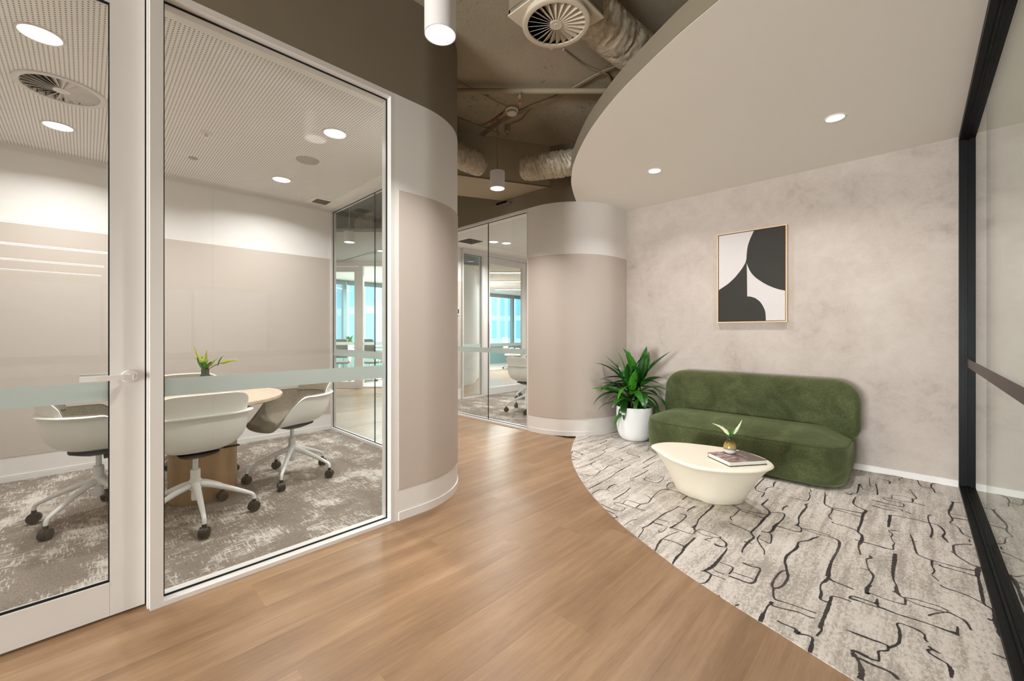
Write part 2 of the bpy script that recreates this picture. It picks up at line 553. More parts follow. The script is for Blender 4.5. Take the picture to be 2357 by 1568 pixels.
# ------------------------------------------------------------------ geometry helpers
class MB:
    def __init__(self):
        self.v, self.f = [], []

    def add(self, vs, fs):
        o = len(self.v)
        self.v += [tuple(p) for p in vs]
        self.f += [tuple(i + o for i in q) for q in fs]
        return self

    def box(self, x0, x1, y0, y1, z0, z1):
        vs = [(x0, y0, z0), (x1, y0, z0), (x1, y1, z0), (x0, y1, z0), (x0, y0, z1), (x1, y0, z1), (x1, y1, z1), (x0, y1, z1)]
        return self.add(vs, [(0, 3, 2, 1), (4, 5, 6, 7), (0, 1, 5, 4), (1, 2, 6, 5), (2, 3, 7, 6), (3, 0, 4, 7)])

    def prism(self, pts, z0, z1):
        n = len(pts)
        vs = [(x, y, z0) for x, y in pts] + [(x, y, z1) for x, y in pts]
        fs = [tuple(range(n - 1, -1, -1)), tuple(range(n, 2 * n))]
        fs += [(i, (i + 1) % n, n + (i + 1) % n, n + i) for i in range(n)]
        return self.add(vs, fs)

    def loft(self, rings, cap0=True, cap1=True, closed=True):
        n = len(rings[0])
        vs = [p for r in rings for p in r]
        fs = []
        for k in range(len(rings) - 1):
            for i in range(n if closed else n - 1):
                j = (i + 1) % n
                fs.append((k * n + i, k * n + j, (k + 1) * n + j, (k + 1) * n + i))
        if closed and cap0:
            fs.append(tuple(range(n - 1, -1, -1)))
        if closed and cap1:
            b = (len(rings) - 1) * n
            fs.append(tuple(b + i for i in range(n)))
        return self.add(vs, fs)

    def lathe(self, prof, cx=0, cy=0, n=32, cap0=True, cap1=True):
        rings = [[(cx + r * math.cos(2 * PI * i / n), cy + r * math.sin(2 * PI * i / n), z) for i in range(n)] for r, z in prof]
        return self.loft(rings, cap0, cap1)

    def tube(self, path, rad, n=10, cap=True, wob=None):
        P = [Vector(p) for p in path]
        m = len(P)
        R = rad if isinstance(rad, (list, tuple)) else [rad] * m
        up = Vector((0, 0, 1))
        rings = []
        prevx = None
        for i in range(m):
            t = (P[min(i + 1, m - 1)] - P[max(i - 1, 0)]).normalized()
            if prevx is None:
                a = up if abs(t.z) < 0.9 else Vector((1, 0, 0))
                x = a.cross(t).normalized()
            else:
                x = (prevx - t * prevx.dot(t)).normalized()
            prevx = x
            y = t.cross(x)
            ring = []
            for k in range(n):
                an = 2 * PI * k / n
                r = R[i]
                if wob:
                    r += wob(i, an, P[i])
                ring.append(tuple(P[i] + (x * math.cos(an) + y * math.sin(an)) * r))
            rings.append(ring)
        return self.loft(rings, cap, cap)

    def ribbon(self, path, off, thick, z0, z1):
        n = len(path)
        outer, inner = [], []
        for i, (x, y) in enumerate(path):
            a = path[max(i - 1, 0)]
            b = path[min(i + 1, n - 1)]
            if 0 < i < n - 1:
                d1 = Vector((x - a[0], y - a[1])).normalized()
                d2 = Vector((b[0] - x, b[1] - y)).normalized()
                d = (d1 + d2).normalized()
                k = 1 / max(0.5, d.dot(d1))
            else:
                d = Vector((b[0] - a[0], b[1] - a[1])).normalized()
                k = 1
            nx, ny = d.y, -d.x
            outer.append((x + nx * off * k, y + ny * off * k))
            inner.append((x + nx * (off - thick) * k, y + ny * (off - thick) * k))
        vs = []
        for (ox, oy), (ix, iy) in zip(outer, inner):
            vs += [(ox, oy, z0), (ox, oy, z1), (ix, iy, z1), (ix, iy, z0)]
        fs = []
        for i in range(n - 1):
            a, b = 4 * i, 4 * (i + 1)
            fs += [(a, b, b + 1, a + 1), (a + 1, b + 1, b + 2, a + 2), (a + 2, b + 2, b + 3, a + 3), (a + 3, b + 3, b, a)]
        fs += [(0, 1, 2, 3), (4 * n - 1, 4 * n - 2, 4 * n - 3, 4 * n - 4)]
        return self.add(vs, fs)

    def mesh(self, name, mat, smooth=False, fix=True):
        me = bpy.data.meshes.new(name)
        me.from_pydata(self.v, [], self.f)
        if fix:
            bm = bmesh.new()
            bm.from_mesh(me)
            bmesh.ops.recalc_face_normals(bm, faces=bm.faces)
            bm.to_mesh(me)
            bm.free()
        me.materials.append(MATS[mat])
        if smooth:
            me.polygons.foreach_set('use_smooth', [True] * len(me.polygons))
            if smooth != 'all':
                me.set_sharp_from_angle(angle=math.radians(smooth if smooth is not True else 40))
        me.update()
        return me

    def build(self, name, mat, parent=None, smooth=False, kind=None, loc=None, rot=None):
        o = bpy.data.objects.new(name, self.mesh(name, mat, smooth))
        return link(o, parent, kind, loc, rot)


def link(o, parent=None, kind=None, loc=None, rot=None):
    COL.objects.link(o)
    if parent:
        o.parent = parent
    if loc:
        o.location = loc
    if rot:
        o.rotation_euler = rot
    if kind:
        o['kind'] = kind
    return o


def use(me, name, parent=None, loc=None, rot=None, scale=None):
    o = link(bpy.data.objects.new(name, me), parent, None, loc, rot)
    if scale:
        o.scale = scale
    return o


def tag(o, label, cat, group=None):
    o['label'] = label
    o['category'] = cat
    if group:
        o['group'] = group
    return o


def thing(name, label, cat, loc=(0, 0, 0), rz=0, group=None):
    o = bpy.data.objects.new(name, None)
    o.empty_display_size = 0.1
    COL.objects.link(o)
    o.location = loc
    o.rotation_euler = (0, 0, rz)
    return tag(o, label, cat, group)


def struct(name, mb, mat, smooth=False):
    return mb.build(name, mat, None, smooth, 'structure')


def arc(cx, cy, r, a0, a1, n):
    return [(cx + r * math.cos(math.radians(a0 + (a1 - a0) * i / n)), cy + r * math.sin(math.radians(a0 + (a1 - a0) * i / n))) for i in range(n + 1)]


def smooth01(a, b, x):
    t = max(0.0, min(1.0, (x - a) / (b - a)))
    return t * t * (3 - 2 * t)


def rrect(x0, x1, y0, y1, r, n=8):
    pts = []
    for cx, cy, a in ((x1 - r, y1 - r, 0), (x0 + r, y1 - r, 90), (x0 + r, y0 + r, 180), (x1 - r, y0 + r, 270)):
        pts += arc(cx, cy, r, a, a + 90, n)
    return pts


def spline(pts, m=8):
    """Catmull-Rom through 2D/3D points"""
    P = [Vector(p) for p in pts]
    out = []
    for i in range(len(P) - 1):
        p0, p1, p2, p3 = P[max(i - 1, 0)], P[i], P[i + 1], P[min(i + 2, len(P) - 1)]
        for k in range(m):
            s = k / m
            out.append(0.5 * ((2 * p1) + (p2 - p0) * s + (2 * p0 - 5 * p1 + 4 * p2 - p3) * s * s + (3 * p1 - p0 - 3 * p2 + p3) * s ** 3))
    out.append(P[-1])
    return [tuple(p) for p in out]


CEIL, SLAB = 2.71, 3.38

# ================================================================== THE SETTING
CURVE = [(0.285, 1.742), (0.10, 1.778), (-0.158, 1.848), (-0.27, 1.884), (-0.42, 1.934), (-0.568, 1.982), (-0.712, 2.037), (-0.88, 2.105),
         (-1.149, 2.240), (-1.397, 2.380), (-1.709, 2.600), (-1.975, 2.830), (-2.227, 3.082), (-2.40, 3.295), (-2.53, 3.475), (-2.68, 3.72), (-2.806, 3.945)]
CURVE = spline(CURVE, 5)
C1 = (-2.965, 1.57, 0.605)
C2 = (-3.28, 4.45, 0.69)
BACK_Y = 4.71


def curve_y(x):
    for (xa, ya), (xb, yb) in zip(CURVE, CURVE[1:]):
        if xb <= x <= xa:
            return ya + (yb - ya) * (x - xa) / (xb - xa)
    return None


# ---- floor and its planks
fl = struct('floor', MB().box(-13, 13, -8, 17, -0.2, -0.02), 'floor_oak')
PW, PL = 0.23, 1.52
plank_cache = {}


def plank_mesh(length):
    k = round(length, 3)
    if k not in plank_cache:
        a, b, c = PW / 2 - 0.00005, k / 2 - 0.00005, 0.0004
        rings = []
        for dx, z in ((0, -0.02), (0, -0.0002), (c, 0)):
            x, y = a - dx, b - dx
            rings.append([(-x, -y, z), (x, -y, z), (x, y, z), (-x, y, z)])
        plank_cache[k] = MB().loft(rings).mesh('plank', 'floor_oak')
    return plank_cache[k]


rng = random.Random(3)
joint = {-1.807: 1.69, -2.037: 1.39, -1.577: 2.045, -1.347: 0.72, -2.267: 0.55}
x = -1.577 - PW * 34
while x < 0.28:
    xc = x + PW / 2
    if xc > -2.42:
        ylo, yhi = -7.7, 3.9
        c = curve_y(max(xc - PW / 2, -2.80))
        if c:
            yhi = c + 0.02
        if xc < -2.2:
            yhi = 3.75
    elif xc > -5.3:
        ylo, yhi = 1.5 if xc > -2.9 else 2.12, 3.80
    else:
        ylo, yhi = 2.2, 6.6
    key = min(joint, key=lambda q: abs(q - x))
    j = joint[key] if abs(key - x) < 0.02 else rng.uniform(0, PL)
    y = j - PL * math.ceil((j - ylo) / PL)
    while y < yhi:
        a, b = max(y, ylo), min(y + PL, yhi)
        if b - a > 0.02:
            use(plank_mesh(b - a), 'plank', fl, (xc, (a + b) / 2, 0))
        y += PL
    x = round(x + PW, 4)

# ---- carpets laid flush in the floor
lounge_poly = CURVE + [p for p in arc(C2[0], C2[1], C2[2] - 0.02, -46, 0, 14)] + [(-2.61, BACK_Y), (0.285, BACK_Y)]
cp = MB().prism(lounge_poly, -0.02, 0.003).build('carpet', 'carpet_streak')
tag(cp, 'pale grey streaked lounge carpet with black line pattern under the green sofa', 'carpet')
ROOM_POLY = [(-5.2, -0.95), (-2.40, -0.95), (-2.40, 1.57)] + arc(C1[0], C1[1], C1[2] - 0.04, 0, 90, 16) + [(-5.2, 2.13)]
room_carpet = MB().prism([(min(x, -2.447) if y < 0.3 else x, y) for x, y in ROOM_POLY[:2] + [(-2.447, 0.215), (-2.40, 0.301)] + ROOM_POLY[2:]], -0.02, 0.002).build('carpet', 'carpet_hatch')
tag(room_carpet, 'greige hatched carpet under the round oak table in the near meeting room', 'carpet')
ROOM2_POLY = [(-5.84, 3.80), (-3.28, 3.80)] + arc(C2[0], C2[1], C2[2] - 0.05, -90, -10, 14) + [(-2.68, 4.70), (-2.68, 7.2), (-5.84, 7.2)]
room2_carpet = MB().prism(ROOM2_POLY, -0.02, 0.002).build('carpet', 'carpet_hatch')
tag(room2_carpet, 'greige hatched carpet in the glazed room behind the second curved wall', 'carpet')

# ---- slab, ceilings
struct('ceiling', MB().box(-13, 13, -8, 17, SLAB, SLAB + 0.15), 'slab_paint')
# keyhole polygon: the board is cut out round the swirl diffuser
hole_c = [(x, y) for x, y in arc(-3.815, -0.105, 0.172, 270, -90, 40)]
struct('ceiling', MB().prism(ROOM_POLY[:1] + [(-3.815, -0.95)] + hole_c + [(-3.815, -0.95)] + ROOM_POLY[1:], CEIL, CEIL + 0.03), 'perforated_plaster')
struct('ceiling', MB().prism(ROOM2_POLY, CEIL, CEIL + 0.03), 'perforated_plaster')
raft_poly = CURVE + [p for p in arc(C2[0], C2[1], C2[2] - 0.02, -46, 0, 14)] + [(-2.61, BACK_Y), (0.34, BACK_Y), (0.34, 1.735)]
raft = struct('ceiling', MB().prism(raft_poly, CEIL, CEIL + 0.12), 'ceiling_white')
MB().ribbon(list(reversed(CURVE)), 0.004, 0.006, CEIL + 0.0015, CEIL + 0.122).build('fascia', 'taupe_paint', raft, 30)
struct('ceiling', MB().box(0.34, 12, -6, 4.8, CEIL, CEIL + 0.05), 'ceiling_white')
FW, RT = Vector((-0.6974, 0.7167)), Vector((0.7167, 0.6974))


def fr(d, l):
    p = FW * d + RT * l
    return (p.x, p.y)


struct('ceiling', MB().prism([fr(6.25, -5.6), fr(6.25, -1.55), fr(8.92, -1.55), fr(8.92, -6.3)], CEIL, CEIL + 0.05), 'far_ceiling_grey')
struct('ceiling', MB().prism([fr(8.97, -6.5), fr(8.97, -1.5), (-7.0, 6.2), (-5.94, 5.2), (-5.94, 17), (-11.7, 17), (-11.7, 2.2)], 2.68, 2.70), 'ceiling_white')


# ---- walls with white head, taupe panel, white plinth
def banded(name, path, panel=None, thick=0.1, top=CEIL, panel_top=2.106):
    w = struct(name, MB().ribbon(path, 0, thick, 0, top), 'wall_white', 30)
    MB().ribbon(panel or path, 0.004, 0.0045, 0.199, panel_top).build('wall_panel', 'taupe_panel', w, 30)
    MB().ribbon(panel or path, 0.006, 0.0065, 0, 0.052).build('skirting_board', 'wall_white', w, 30)
    return w


col1 = arc(C1[0], C1[1], C1[2], 0, 90, 40)
p1 = [(-2.36, 1.362)] + col1 + [(-3.04, 2.175)]
banded('wall_left', p1, [(-2.36, 1.389)] + col1 + [(-3.04, 2.175)])
col2 = arc(C2[0], C2[1], C2[2], -90, 0, 40)
p2 = [(-3.385, 3.76)] + col2 + [(-2.59, BACK_Y + 0.05)]
banded('wall_centre', p2, [(-3.380, 3.76)] + col2 + [(-2.59, BACK_Y)])
banded('wall_meeting', [(-5.2, -0.95), (-5.2, 2.175)], [(-5.2, -0.95), (-5.2, 2.127)])
banded('wall_meeting_side', [(-2.47, -0.95), (-5.2, -0.95)])
# taupe bulkheads above the glazing
struct('wall_upper_left', MB().ribbon([(-2.362, -7.8), (-2.362, 1.57)] + arc(C1[0], C1[1], C1[2] - 0.002, 2, 90, 40) + [(-6.6, 2.173)], 0, 0.035, CEIL, SLAB), 'taupe_paint', 30)
ub = struct('wall_upper_centre', MB().ribbon([(-8.6, 3.762), (-3.30, 3.762)] + arc(C2[0], C2[1], C2[2] - 0.002, -88, 0, 40) + [(-2.592, BACK_Y)], 0, 0.035, CEIL, SLAB), 'taupe_paint', 30)
MB().box(-3.93, -3.76, 3.745, 3.763, 2.845, 2.885).build('vent_slot', 'vent_dark', ub)
MB().box(-4.05, -3.66, 3.715, 3.763, 2.822, 2.842).build('vent_ledge', 'taupe_paint', ub)
# dropped beam across the corridor mouth, skewed to it
bd = Vector((-3.07 + 3.55, 3.80 - 2.80)).normalized()
bn = Vector((-bd.y, bd.x))
b0 = Vector((-3.07, 3.80))
b1 = b0 - bd * 1.85
struct('trim_1', MB().prism([tuple(b0), tuple(b1), tuple(b1 + bn * 0.66), tuple(b0 + bn * 0.66)], 2.90, SLAB), 'beam_light')
struct('trim_2', MB().prism([tuple(b0 - bn * 0.006), tuple(b1 - bn * 0.006), tuple(b1), tuple(b0)], 2.895, 2.91), 'taupe_paint')

wb = struct('wall_back', MB().box(-2.66, 0.40, BACK_Y, BACK_Y + 0.12, 0, SLAB), 'concrete_wallpaper')
struct('baseboard_back', MB().box(-2.585, 0.236, BACK_Y - 0.011, BACK_Y, 0.0, 0.054), 'wall_white')
struct('wall_front', MB().box(-2.4, 0.4, -7.95, -7.8, 2.62, SLAB).box(-2.4, 0.4, -7.95, -7.8, 0, 0.16), 'wall_white')
added_window = struct('added_window', MB().box(-2.4, -2.32, -7.93, -7.82, 0.16, 2.62).box(0.20, 0.28, -7.93, -7.82, 0.16, 2.62).box(-1.10, -1.04, -7.93, -7.82, 0.16, 2.62), 'frame_white')  # unseen window, added at the hall's end to let the fill lamp in
MB().box(-2.32, 0.2, -7.88, -7.87, 0.16, 2.62).build('pane', 'glass_clear', added_window)
struct('wall_left_front', MB().box(-2.47, -2.36, -7.8, -0.87, 0, CEIL), 'wall_white')
# open office on the far side of the black glazing
struct('wall_office_back', MB().box(0.40, 12.1, BACK_Y, BACK_Y + 0.12, 0, SLAB), 'wall_white')
struct('wall_office_right', MB().box(12, 12.15, -6, BACK_Y, 0, 0.3).box(12, 12.15, -6, BACK_Y, 2.6, SLAB), 'wall_white')
w10 = MB()
for yy in (-6.0, -3.9, -1.8, 0.3, 2.4, 4.6):
    w10.box(12.02, 12.12, yy, yy + 0.08, 0.3, 2.6)
window_10 = struct('window_10', w10, 'mullion_teal')
MB().box(12.06, 12.07, -6, BACK_Y, 0.3, 2.6).build('pane', 'glass_tinted', window_10)  # dark tint added to dim this unseen window in the glass reflections
struct('wall_office_front', MB().box(0.34, 12.1, -6.1, -6.0, 0, SLAB), 'wall_white')
struct('floor_office', MB().box(0.335, 12, -6, BACK_Y, -0.02, 0.001), 'carpet_office')
struct('wall_hall_right', MB().box(0.335, 0.42, -7.8, -6.0, 0, SLAB), 'wall_white')
struct('wall_room_side', MB().box(-2.78, -2.68, BACK_Y, 7.3, 0, SLAB), 'wall_white')
struct('wall_room_far', MB().box(-5.9, -2.7, 7.2, 7.3, 0, SLAB), 'wall_white')
banded('wall_room_left', [(-5.84, 3.76), (-5.84, 4.700)])
struct('wall_room_left_upper', MB().box(-5.94, -5.84, 3.9, 7.2, CEIL, SLAB), 'taupe_paint')
struct('wall_corridor', MB().box(-9.9, -5.31, 2.06, 2.175, 0, SLAB), 'wall_white')
struct('wall_north', MB().box(-11.8, -2.6, 16.9, 17.0, 0, SLAB), 'wall_white')
struct('wall_south', MB().box(-11.8, -5.31, 1.3, 1.4, 0, SLAB), 'wall_white')


# ---- glazing
def glazed(name, axis, d_out, d_in, d_glass, a0, a1, z0, z1, jamb, head, sill, mat='frame_white', pane='glass_clear',
           joints=(), strip=None, gasket='black_rubber', jambs=(1, 1), gw=0.008, strip_mat='frosted_film', side=1):
    """side: +1 when the viewer's side of the glass is the d_out side"""
    def bx(m, a, b, d, e, z, w):
        d, e = min(d, e), max(d, e)
        return m.box(d, e, a, b, z, w) if axis == 'Y' else m.box(a, b, d, e, z, w)
    m = MB()
    if sill:
        bx(m, a0, a1, d_out, d_in, z0, z0 + sill)
    if head:
        bx(m, a0, a1, d_out, d_in, z1 - head, z1)
    ja0, ja1 = (jamb if jambs[0] else 0), (jamb if jambs[1] else 0)
    if ja0:
        bx(m, a0, a0 + ja0, d_out, d_in, z0 + sill, z1 - head)
    if ja1:
        bx(m, a1 - ja1, a1, d_out, d_in, z0 + sill, z1 - head)
    w = struct(name, m, mat)
    i0, i1, k0, k1 = a0 + ja0, a1 - ja1, z0 + sill, z1 - head
    s = 1 if d_out > d_in else -1
    if gasket:
        g = MB()
        for e, f in ((d_glass + s * 0.005, d_glass + s * 0.010),):
            bx(g, i0, i1, e, f, k0, k0 + gw)
            bx(g, i0, i1, e, f, k1 - gw, k1)
            bx(g, i0, i0 + gw, e, f, k0 + gw, k1 - gw)
            bx(g, i1 - gw, i1, e, f, k0 + gw, k1 - gw)
        g.build('gasket', gasket, w)
    cuts = [i0] + list(joints) + [i1]
    for a, b in zip(cuts, cuts[1:]):
        pm = MB()
        bx(pm, a + (0.003 if a != i0 else 0), b - (0.003 if b != i1 else 0), d_glass - 0.005, d_glass + 0.005, k0, k1)
        pm.build('pane', pane, w)
    for a in joints:
        jm = MB()
        bx(jm, a - 0.003, a + 0.003, d_glass - 0.0052, d_glass + 0.0052, k0, k1)
        jm.build('joint_seal', 'black_rubber', w)
    if strip:
        sm = MB()
        bx(sm, i0, i1, d_glass + s * 0.0056, d_glass + s * 0.0066, strip[0], strip[1])
        sm.build('frosted_strip', strip_mat, w)
    return w


STRIP = (0.912, 0.992)
window_1 = glazed('window_1', 'Y', -2.36, -2.47, -2.415, 0.238, 1.362, 0, CEIL, 0.026, 0.030, 0.020, strip=STRIP, jambs=(0, 1))
window_2 = glazed('window_2', 'X', 2.112, 2.174, 2.145, -5.2, -3.04, 0, CEIL, 0.03, 0.028, 0.03, joints=(-4.12,), strip=(0.915, 0.995))
window_3 = glazed('window_3', 'X', 3.76, 3.86, 3.805, -5.83, -3.385, 0, CEIL, 0.022, 0.03, 0.022, joints=(-4.15,), strip=(0.925, 0.992), gw=0.007)
window_4 = glazed('window_4', 'Y', 0.237, 0.333, 0.285, -7.8, BACK_Y, 0, CEIL, 0.05, 0.045, 0.028, mat='black_metal', pane='glass_clear',
                  joints=(0.9, 3.45), strip=(0.938, 1.0), gasket=None, strip_mat='strip_brown')
MB().box(0.268, 0.279, -7.75, BACK_Y - 0.05, 0.028, 0.04).build('glazing_bead', 'black_metal', window_4)
MB().box(0.268, 0.279, -7.75, BACK_Y - 0.05, 2.653, 2.665).build('glazing_bead', 'black_metal', window_4)
MB().box(0.268, 0.279, BACK_Y - 0.062, BACK_Y - 0.05, 0.04, 2.653).build('glazing_bead', 'black_metal', window_4)

# ---- door of the near meeting room
post = MB().prism([(-2.36, 0.193), (-2.36, 0.238), (-2.47, 0.238), (-2.47, 0.186), (-2.385, 0.186), (-2.385, 0.193)], 0, CEIL)
tr3 = struct('trim_3', post, 'frame_white')
MB().box(-2.465, -2.425, 0.1815, 0.186, 0.0, CEIL).build('door_seal', 'black_rubber', tr3)
struct('trim_4', MB().box(-2.47, -2.36, -0.87, 0.193, 2.692, CEIL), 'frame_white')
D0, D1 = -2.418, -2.462
door = MB()
door.box(D1, D0, 0.0706, 0.1805, 0.012, 2.688)
door.box(D1, D0, -0.86, -0.75, 0.012, 2.688)
door1 = struct('door_1', door, 'frame_white')
MB().box(D1, D0 - 0.0006, -0.75, 0.0700, 0.012, 0.150).build('bottom_rail', 'frame_white', door1)
MB().box(D1, D0 - 0.0006, -0.75, 0.0700, 2.585, 2.688).build('top_rail', 'frame_white', door1)
MB().box(-2.445, -2.435, -0.75, 0.0706, 0.150, 2.585).build('pane', 'glass_clear', door1)
g = MB()
for e, f in ((-2.434, -2.428),):
    g.box(e, f, -0.75, 0.0706, 0.150, 0.159)
    g.box(e, f, -0.75, 0.0706, 2.576, 2.585)
    g.box(e, f, 0.066, 0.0706, 0.159, 2.576)
g.build('gasket', 'black_rubber', door1)
MB().box(-2.4342, -2.4334, -0.75, 0.066, 0.912, 0.992).build('frosted_strip', 'frosted_film', door1)


def lever(parent, d, s, y, z, back=-1):
    """s: outward direction along X; lever points towards -Y"""
    rose = MB()
    rings = []
    for r, x in ((0.027, 0.0), (0.027, 0.006), (0.024, 0.009), (0.012, 0.009), (0.0105, 0.012), (0.0105, 0.045)):
        rings.append([(d + s * x, y + r * math.cos(2 * PI * i / 28), z + r * math.sin(2 * PI * i / 28)) for i in range(28)])
    rose.loft(rings)
    h = rose.build('handle', 'frame_white', parent, 30)
    arm = MB()
    pts = [(0.038, 0.012), (0.050, 0.006), (0.053, -0.02), (0.053, -0.10), (0.050, -0.148)]
    rr = []
    for k, (x, yy) in enumerate(pts):
        w = 0.006
        hh = 0.0105
        rr.append([(d + s * (x - w), y + yy, z - hh), (d + s * (x + w), y + yy, z - hh), (d + s * (x + w), y + yy, z + hh), (d + s * (x - w), y + yy, z + hh)])
    arm.loft(rr).build('lever', 'frame_white', h)
    return h


lever(door1, D0, 1, 0.131, 1.012)
lever(door1, D1, -1, 0.131, 1.012)

# ---- back of the second room: fixed pane and a framed door
window_5 = glazed('window_5', 'Y', -5.80, -5.90, -5.85, 4.700, 5.19, 0, 2.64, 0.02, 0.02, 0.03, pane='glass_green', strip=(0.925, 0.985))
struct('trim_5', MB().box(-5.93, -5.78, 4.70, 7.2, 2.64, CEIL), 'frame_white')
struct('trim_6', MB().box(-5.90, -5.79, 5.19, 5.215, 0, 2.64).box(-5.89, -5.80, 5.219, 5.232, 0, 2.64), 'frame_white')
door2 = struct('door_2', MB().box(-5.87, -5.82, 5.236, 5.375, 0.01, 2.63).box(-5.87, -5.82, 6.285, 6.40, 0.01, 2.63), 'frame_white')
MB().box(-5.87, -5.821, 5.375, 6.285, 0.01, 0.14).build('bottom_rail', 'frame_white', door2)
MB().box(-5.87, -5.821, 5.375, 6.285, 2.515, 2.63).build('top_rail', 'frame_white', door2)
MB().box(-5.85, -5.84, 5.375, 6.285, 0.14, 2.515).build('pane', 'glass_green', door2)
MB().box(-5.839, -5.838, 5.375, 6.285, 0.925, 0.985).build('frosted_strip', 'frosted_film', door2)
hd = MB().tube([(-5.78, 5.335, 0.92), (-5.78, 5.335, 1.40)], 0.012, 10)
hd.tube([(-5.82, 5.335, 0.97), (-5.78, 5.335, 0.97)], 0.009, 8).tube([(-5.82, 5.335, 1.35), (-5.78, 5.335, 1.35)], 0.009, 8)
hd.build('pull_handle', 'frame_white', door2, 40)
window_6 = glazed('window_6', 'Y', -5.80, -5.90, -5.85, 6.41, 7.2, 0, 2.64, 0.03, 0.02, 0.03, pane='glass_green')

# ---- partition across the far end, square to the sight line, with an open-office meeting room behind
FD = 8.95


def slab_fr(m, l0, l1, d0, d1, z0, z1):
    return m.prism([fr(d0, l0), fr(d0, l1), fr(d1, l1), fr(d1, l0)], z0, z1)


pf = MB()
for l0, l1 in ((-4.62, -4.50), (-3.30, -3.205), (-1.70, -1.6)):
    slab_fr(pf, l0, l1, FD - 0.04, FD + 0.05, 0, 2.62)
slab_fr(pf, -4.62, -1.6, FD - 0.05, FD + 0.05, 2.62, CEIL)
slab_fr(pf, -3.205, -1.70, FD - 0.04, FD + 0.05, 0, 0.035)
window_7 = struct('window_7', pf, 'frame_white')
m = MB()
slab_fr(m, -3.205, -1.70, FD - 0.005, FD + 0.005, 0.035, 2.62)
m.build('pane', 'glass_green', window_7)
m = MB()
slab_fr(m, -3.205, -1.70, FD - 0.008, FD - 0.0065, 0.925, 0.99)
m.build('frosted_strip', 'frosted_film', window_7)
m = MB()
slab_fr(m, -3.39, -3.30, FD - 0.03, FD + 0.02, 0.01, 2.61)
slab_fr(m, -4.50, -4.41, FD - 0.03, FD + 0.02, 0.01, 2.61)
door3 = struct('door_3', m, 'frame_white')
m = MB()
slab_fr(m, -4.41, -3.39, FD - 0.029, FD + 0.02, 0.01, 0.14)
m.build('bottom_rail', 'frame_white', door3)
m = MB()
slab_fr(m, -4.41, -3.39, FD - 0.029, FD + 0.02, 2.50, 2.61)
m.build('top_rail', 'frame_white', door3)
m = MB()
slab_fr(m, -4.41, -3.39, FD - 0.01, FD, 0.14, 2.50)
m.build('pane', 'glass_green', door3)
m = MB()
slab_fr(m, -4.41, -3.39, FD - 0.013, FD - 0.0115, 0.925, 0.99)
m.build('frosted_strip', 'frosted_film', door3)
m = MB()
slab_fr(m, -6.4, -1.6, FD - 0.03, FD + 0.05, CEIL, SLAB)
struct('wall_far_upper', m, 'far_ceiling_grey')
m = MB()
slab_fr(m, -6.4, -4.62, FD - 0.03, FD + 0.05, 0, CEIL)
struct('wall_far_left', m, 'wall_white')
p3 = list(reversed(spline([fr(FD, -1.60), (-7.30, 5.72), (-7.366, 5.941), (-7.60, 6.38), (-8.458, 7.297), (-9.603, 8.425), (-10.6, 9.6)], 10)))
w3 = struct('wall_far_curved', MB().ribbon(p3, 0.0, 0.1, 0, SLAB), 'wall_white', 30)
MB().ribbon(p3, 0.004, 0.0045, 0.199, 2.1).build('wall_panel', 'frame_white', w3, 30)
m = MB().prism([fr(9.02, -4.6), fr(9.02, -1.75), (-7.65, 6.55), (-8.6, 7.55), (-9.7, 8.6), (-9.0, 16.8), (-11.6, 16.8), (-11.6, 2.4)], -0.02, 0.0025)
tag(m.build('carpet', 'carpet_office'), 'pale grey office carpet running to the far window wall', 'carpet')

# ---- window wall with the city beyond
FX = -11.66
mull = [2.4, 3.9, 5.14, 6.40, 7.8, 9.2, 10.6, 12.02, 13.4, 14.8, 16.2]
win8 = MB()
for y in mull:
    win8.box(FX - 0.10, FX + 0.04, y - 0.045, y + 0.045, 0.0, CEIL)
win8.box(FX - 0.10, FX + 0.05, 2.2, 17, 0.66, 0.76).box(FX - 0.10, FX + 0.05, 2.2, 17, 2.64, SLAB)
window_8 = struct('window_8', win8, 'mullion_teal')
for a, b in zip(mull, mull[1:]):
    MB().box(FX - 0.02, FX - 0.01, a + 0.045, b - 0.045, 0.76, 2.64).build('pane', 'glass_blue', window_8)
    MB().box(FX - 0.03, FX + 0.02, a + 0.05, b - 0.05, 0.0, 0.66).build('spandrel_panel', 'spandrel_teal', window_8)
    MB().box(FX + 0.02, FX + 0.10, a + 0.07, b - 0.07, 2.55, 2.64).build('roller_blind', 'blind_grey', window_8)
for i, (tx, ty, sx, sy, h, lab) in enumerate((
        (-44, 15, 6, 9, 46, 'pale blue city tower outside, seen through the left pane of the far window wall'),
        (-52, 27, 8, 10, 30, 'broad pale tower outside, seen through the middle of the far window wall'),
        (-46, 38.5, 7, 8, 40, 'pale blue tower outside beside the broad one, behind the far window wall'),
        (-40, 46, 6, 7, 9, 'low pale block outside below the towers, behind the far room door'),
        (-36, 21, 4, 8, 7, 'low pale building outside in front of the towers'))):
    tw = MB().box(tx - sx / 2, tx + sx / 2, ty - sy / 2, ty + sy / 2, -20, h)
    tw.box(tx - sx / 4, tx + sx / 4, ty - sy / 4, ty + sy / 4, h, h + 1.5)
    tag(tw.build('tower', 'tower_bays'), lab, 'building')
struct('ground_outside', MB().box(-120, -13, -60, 120, -20.2, -20), 'wall_white')

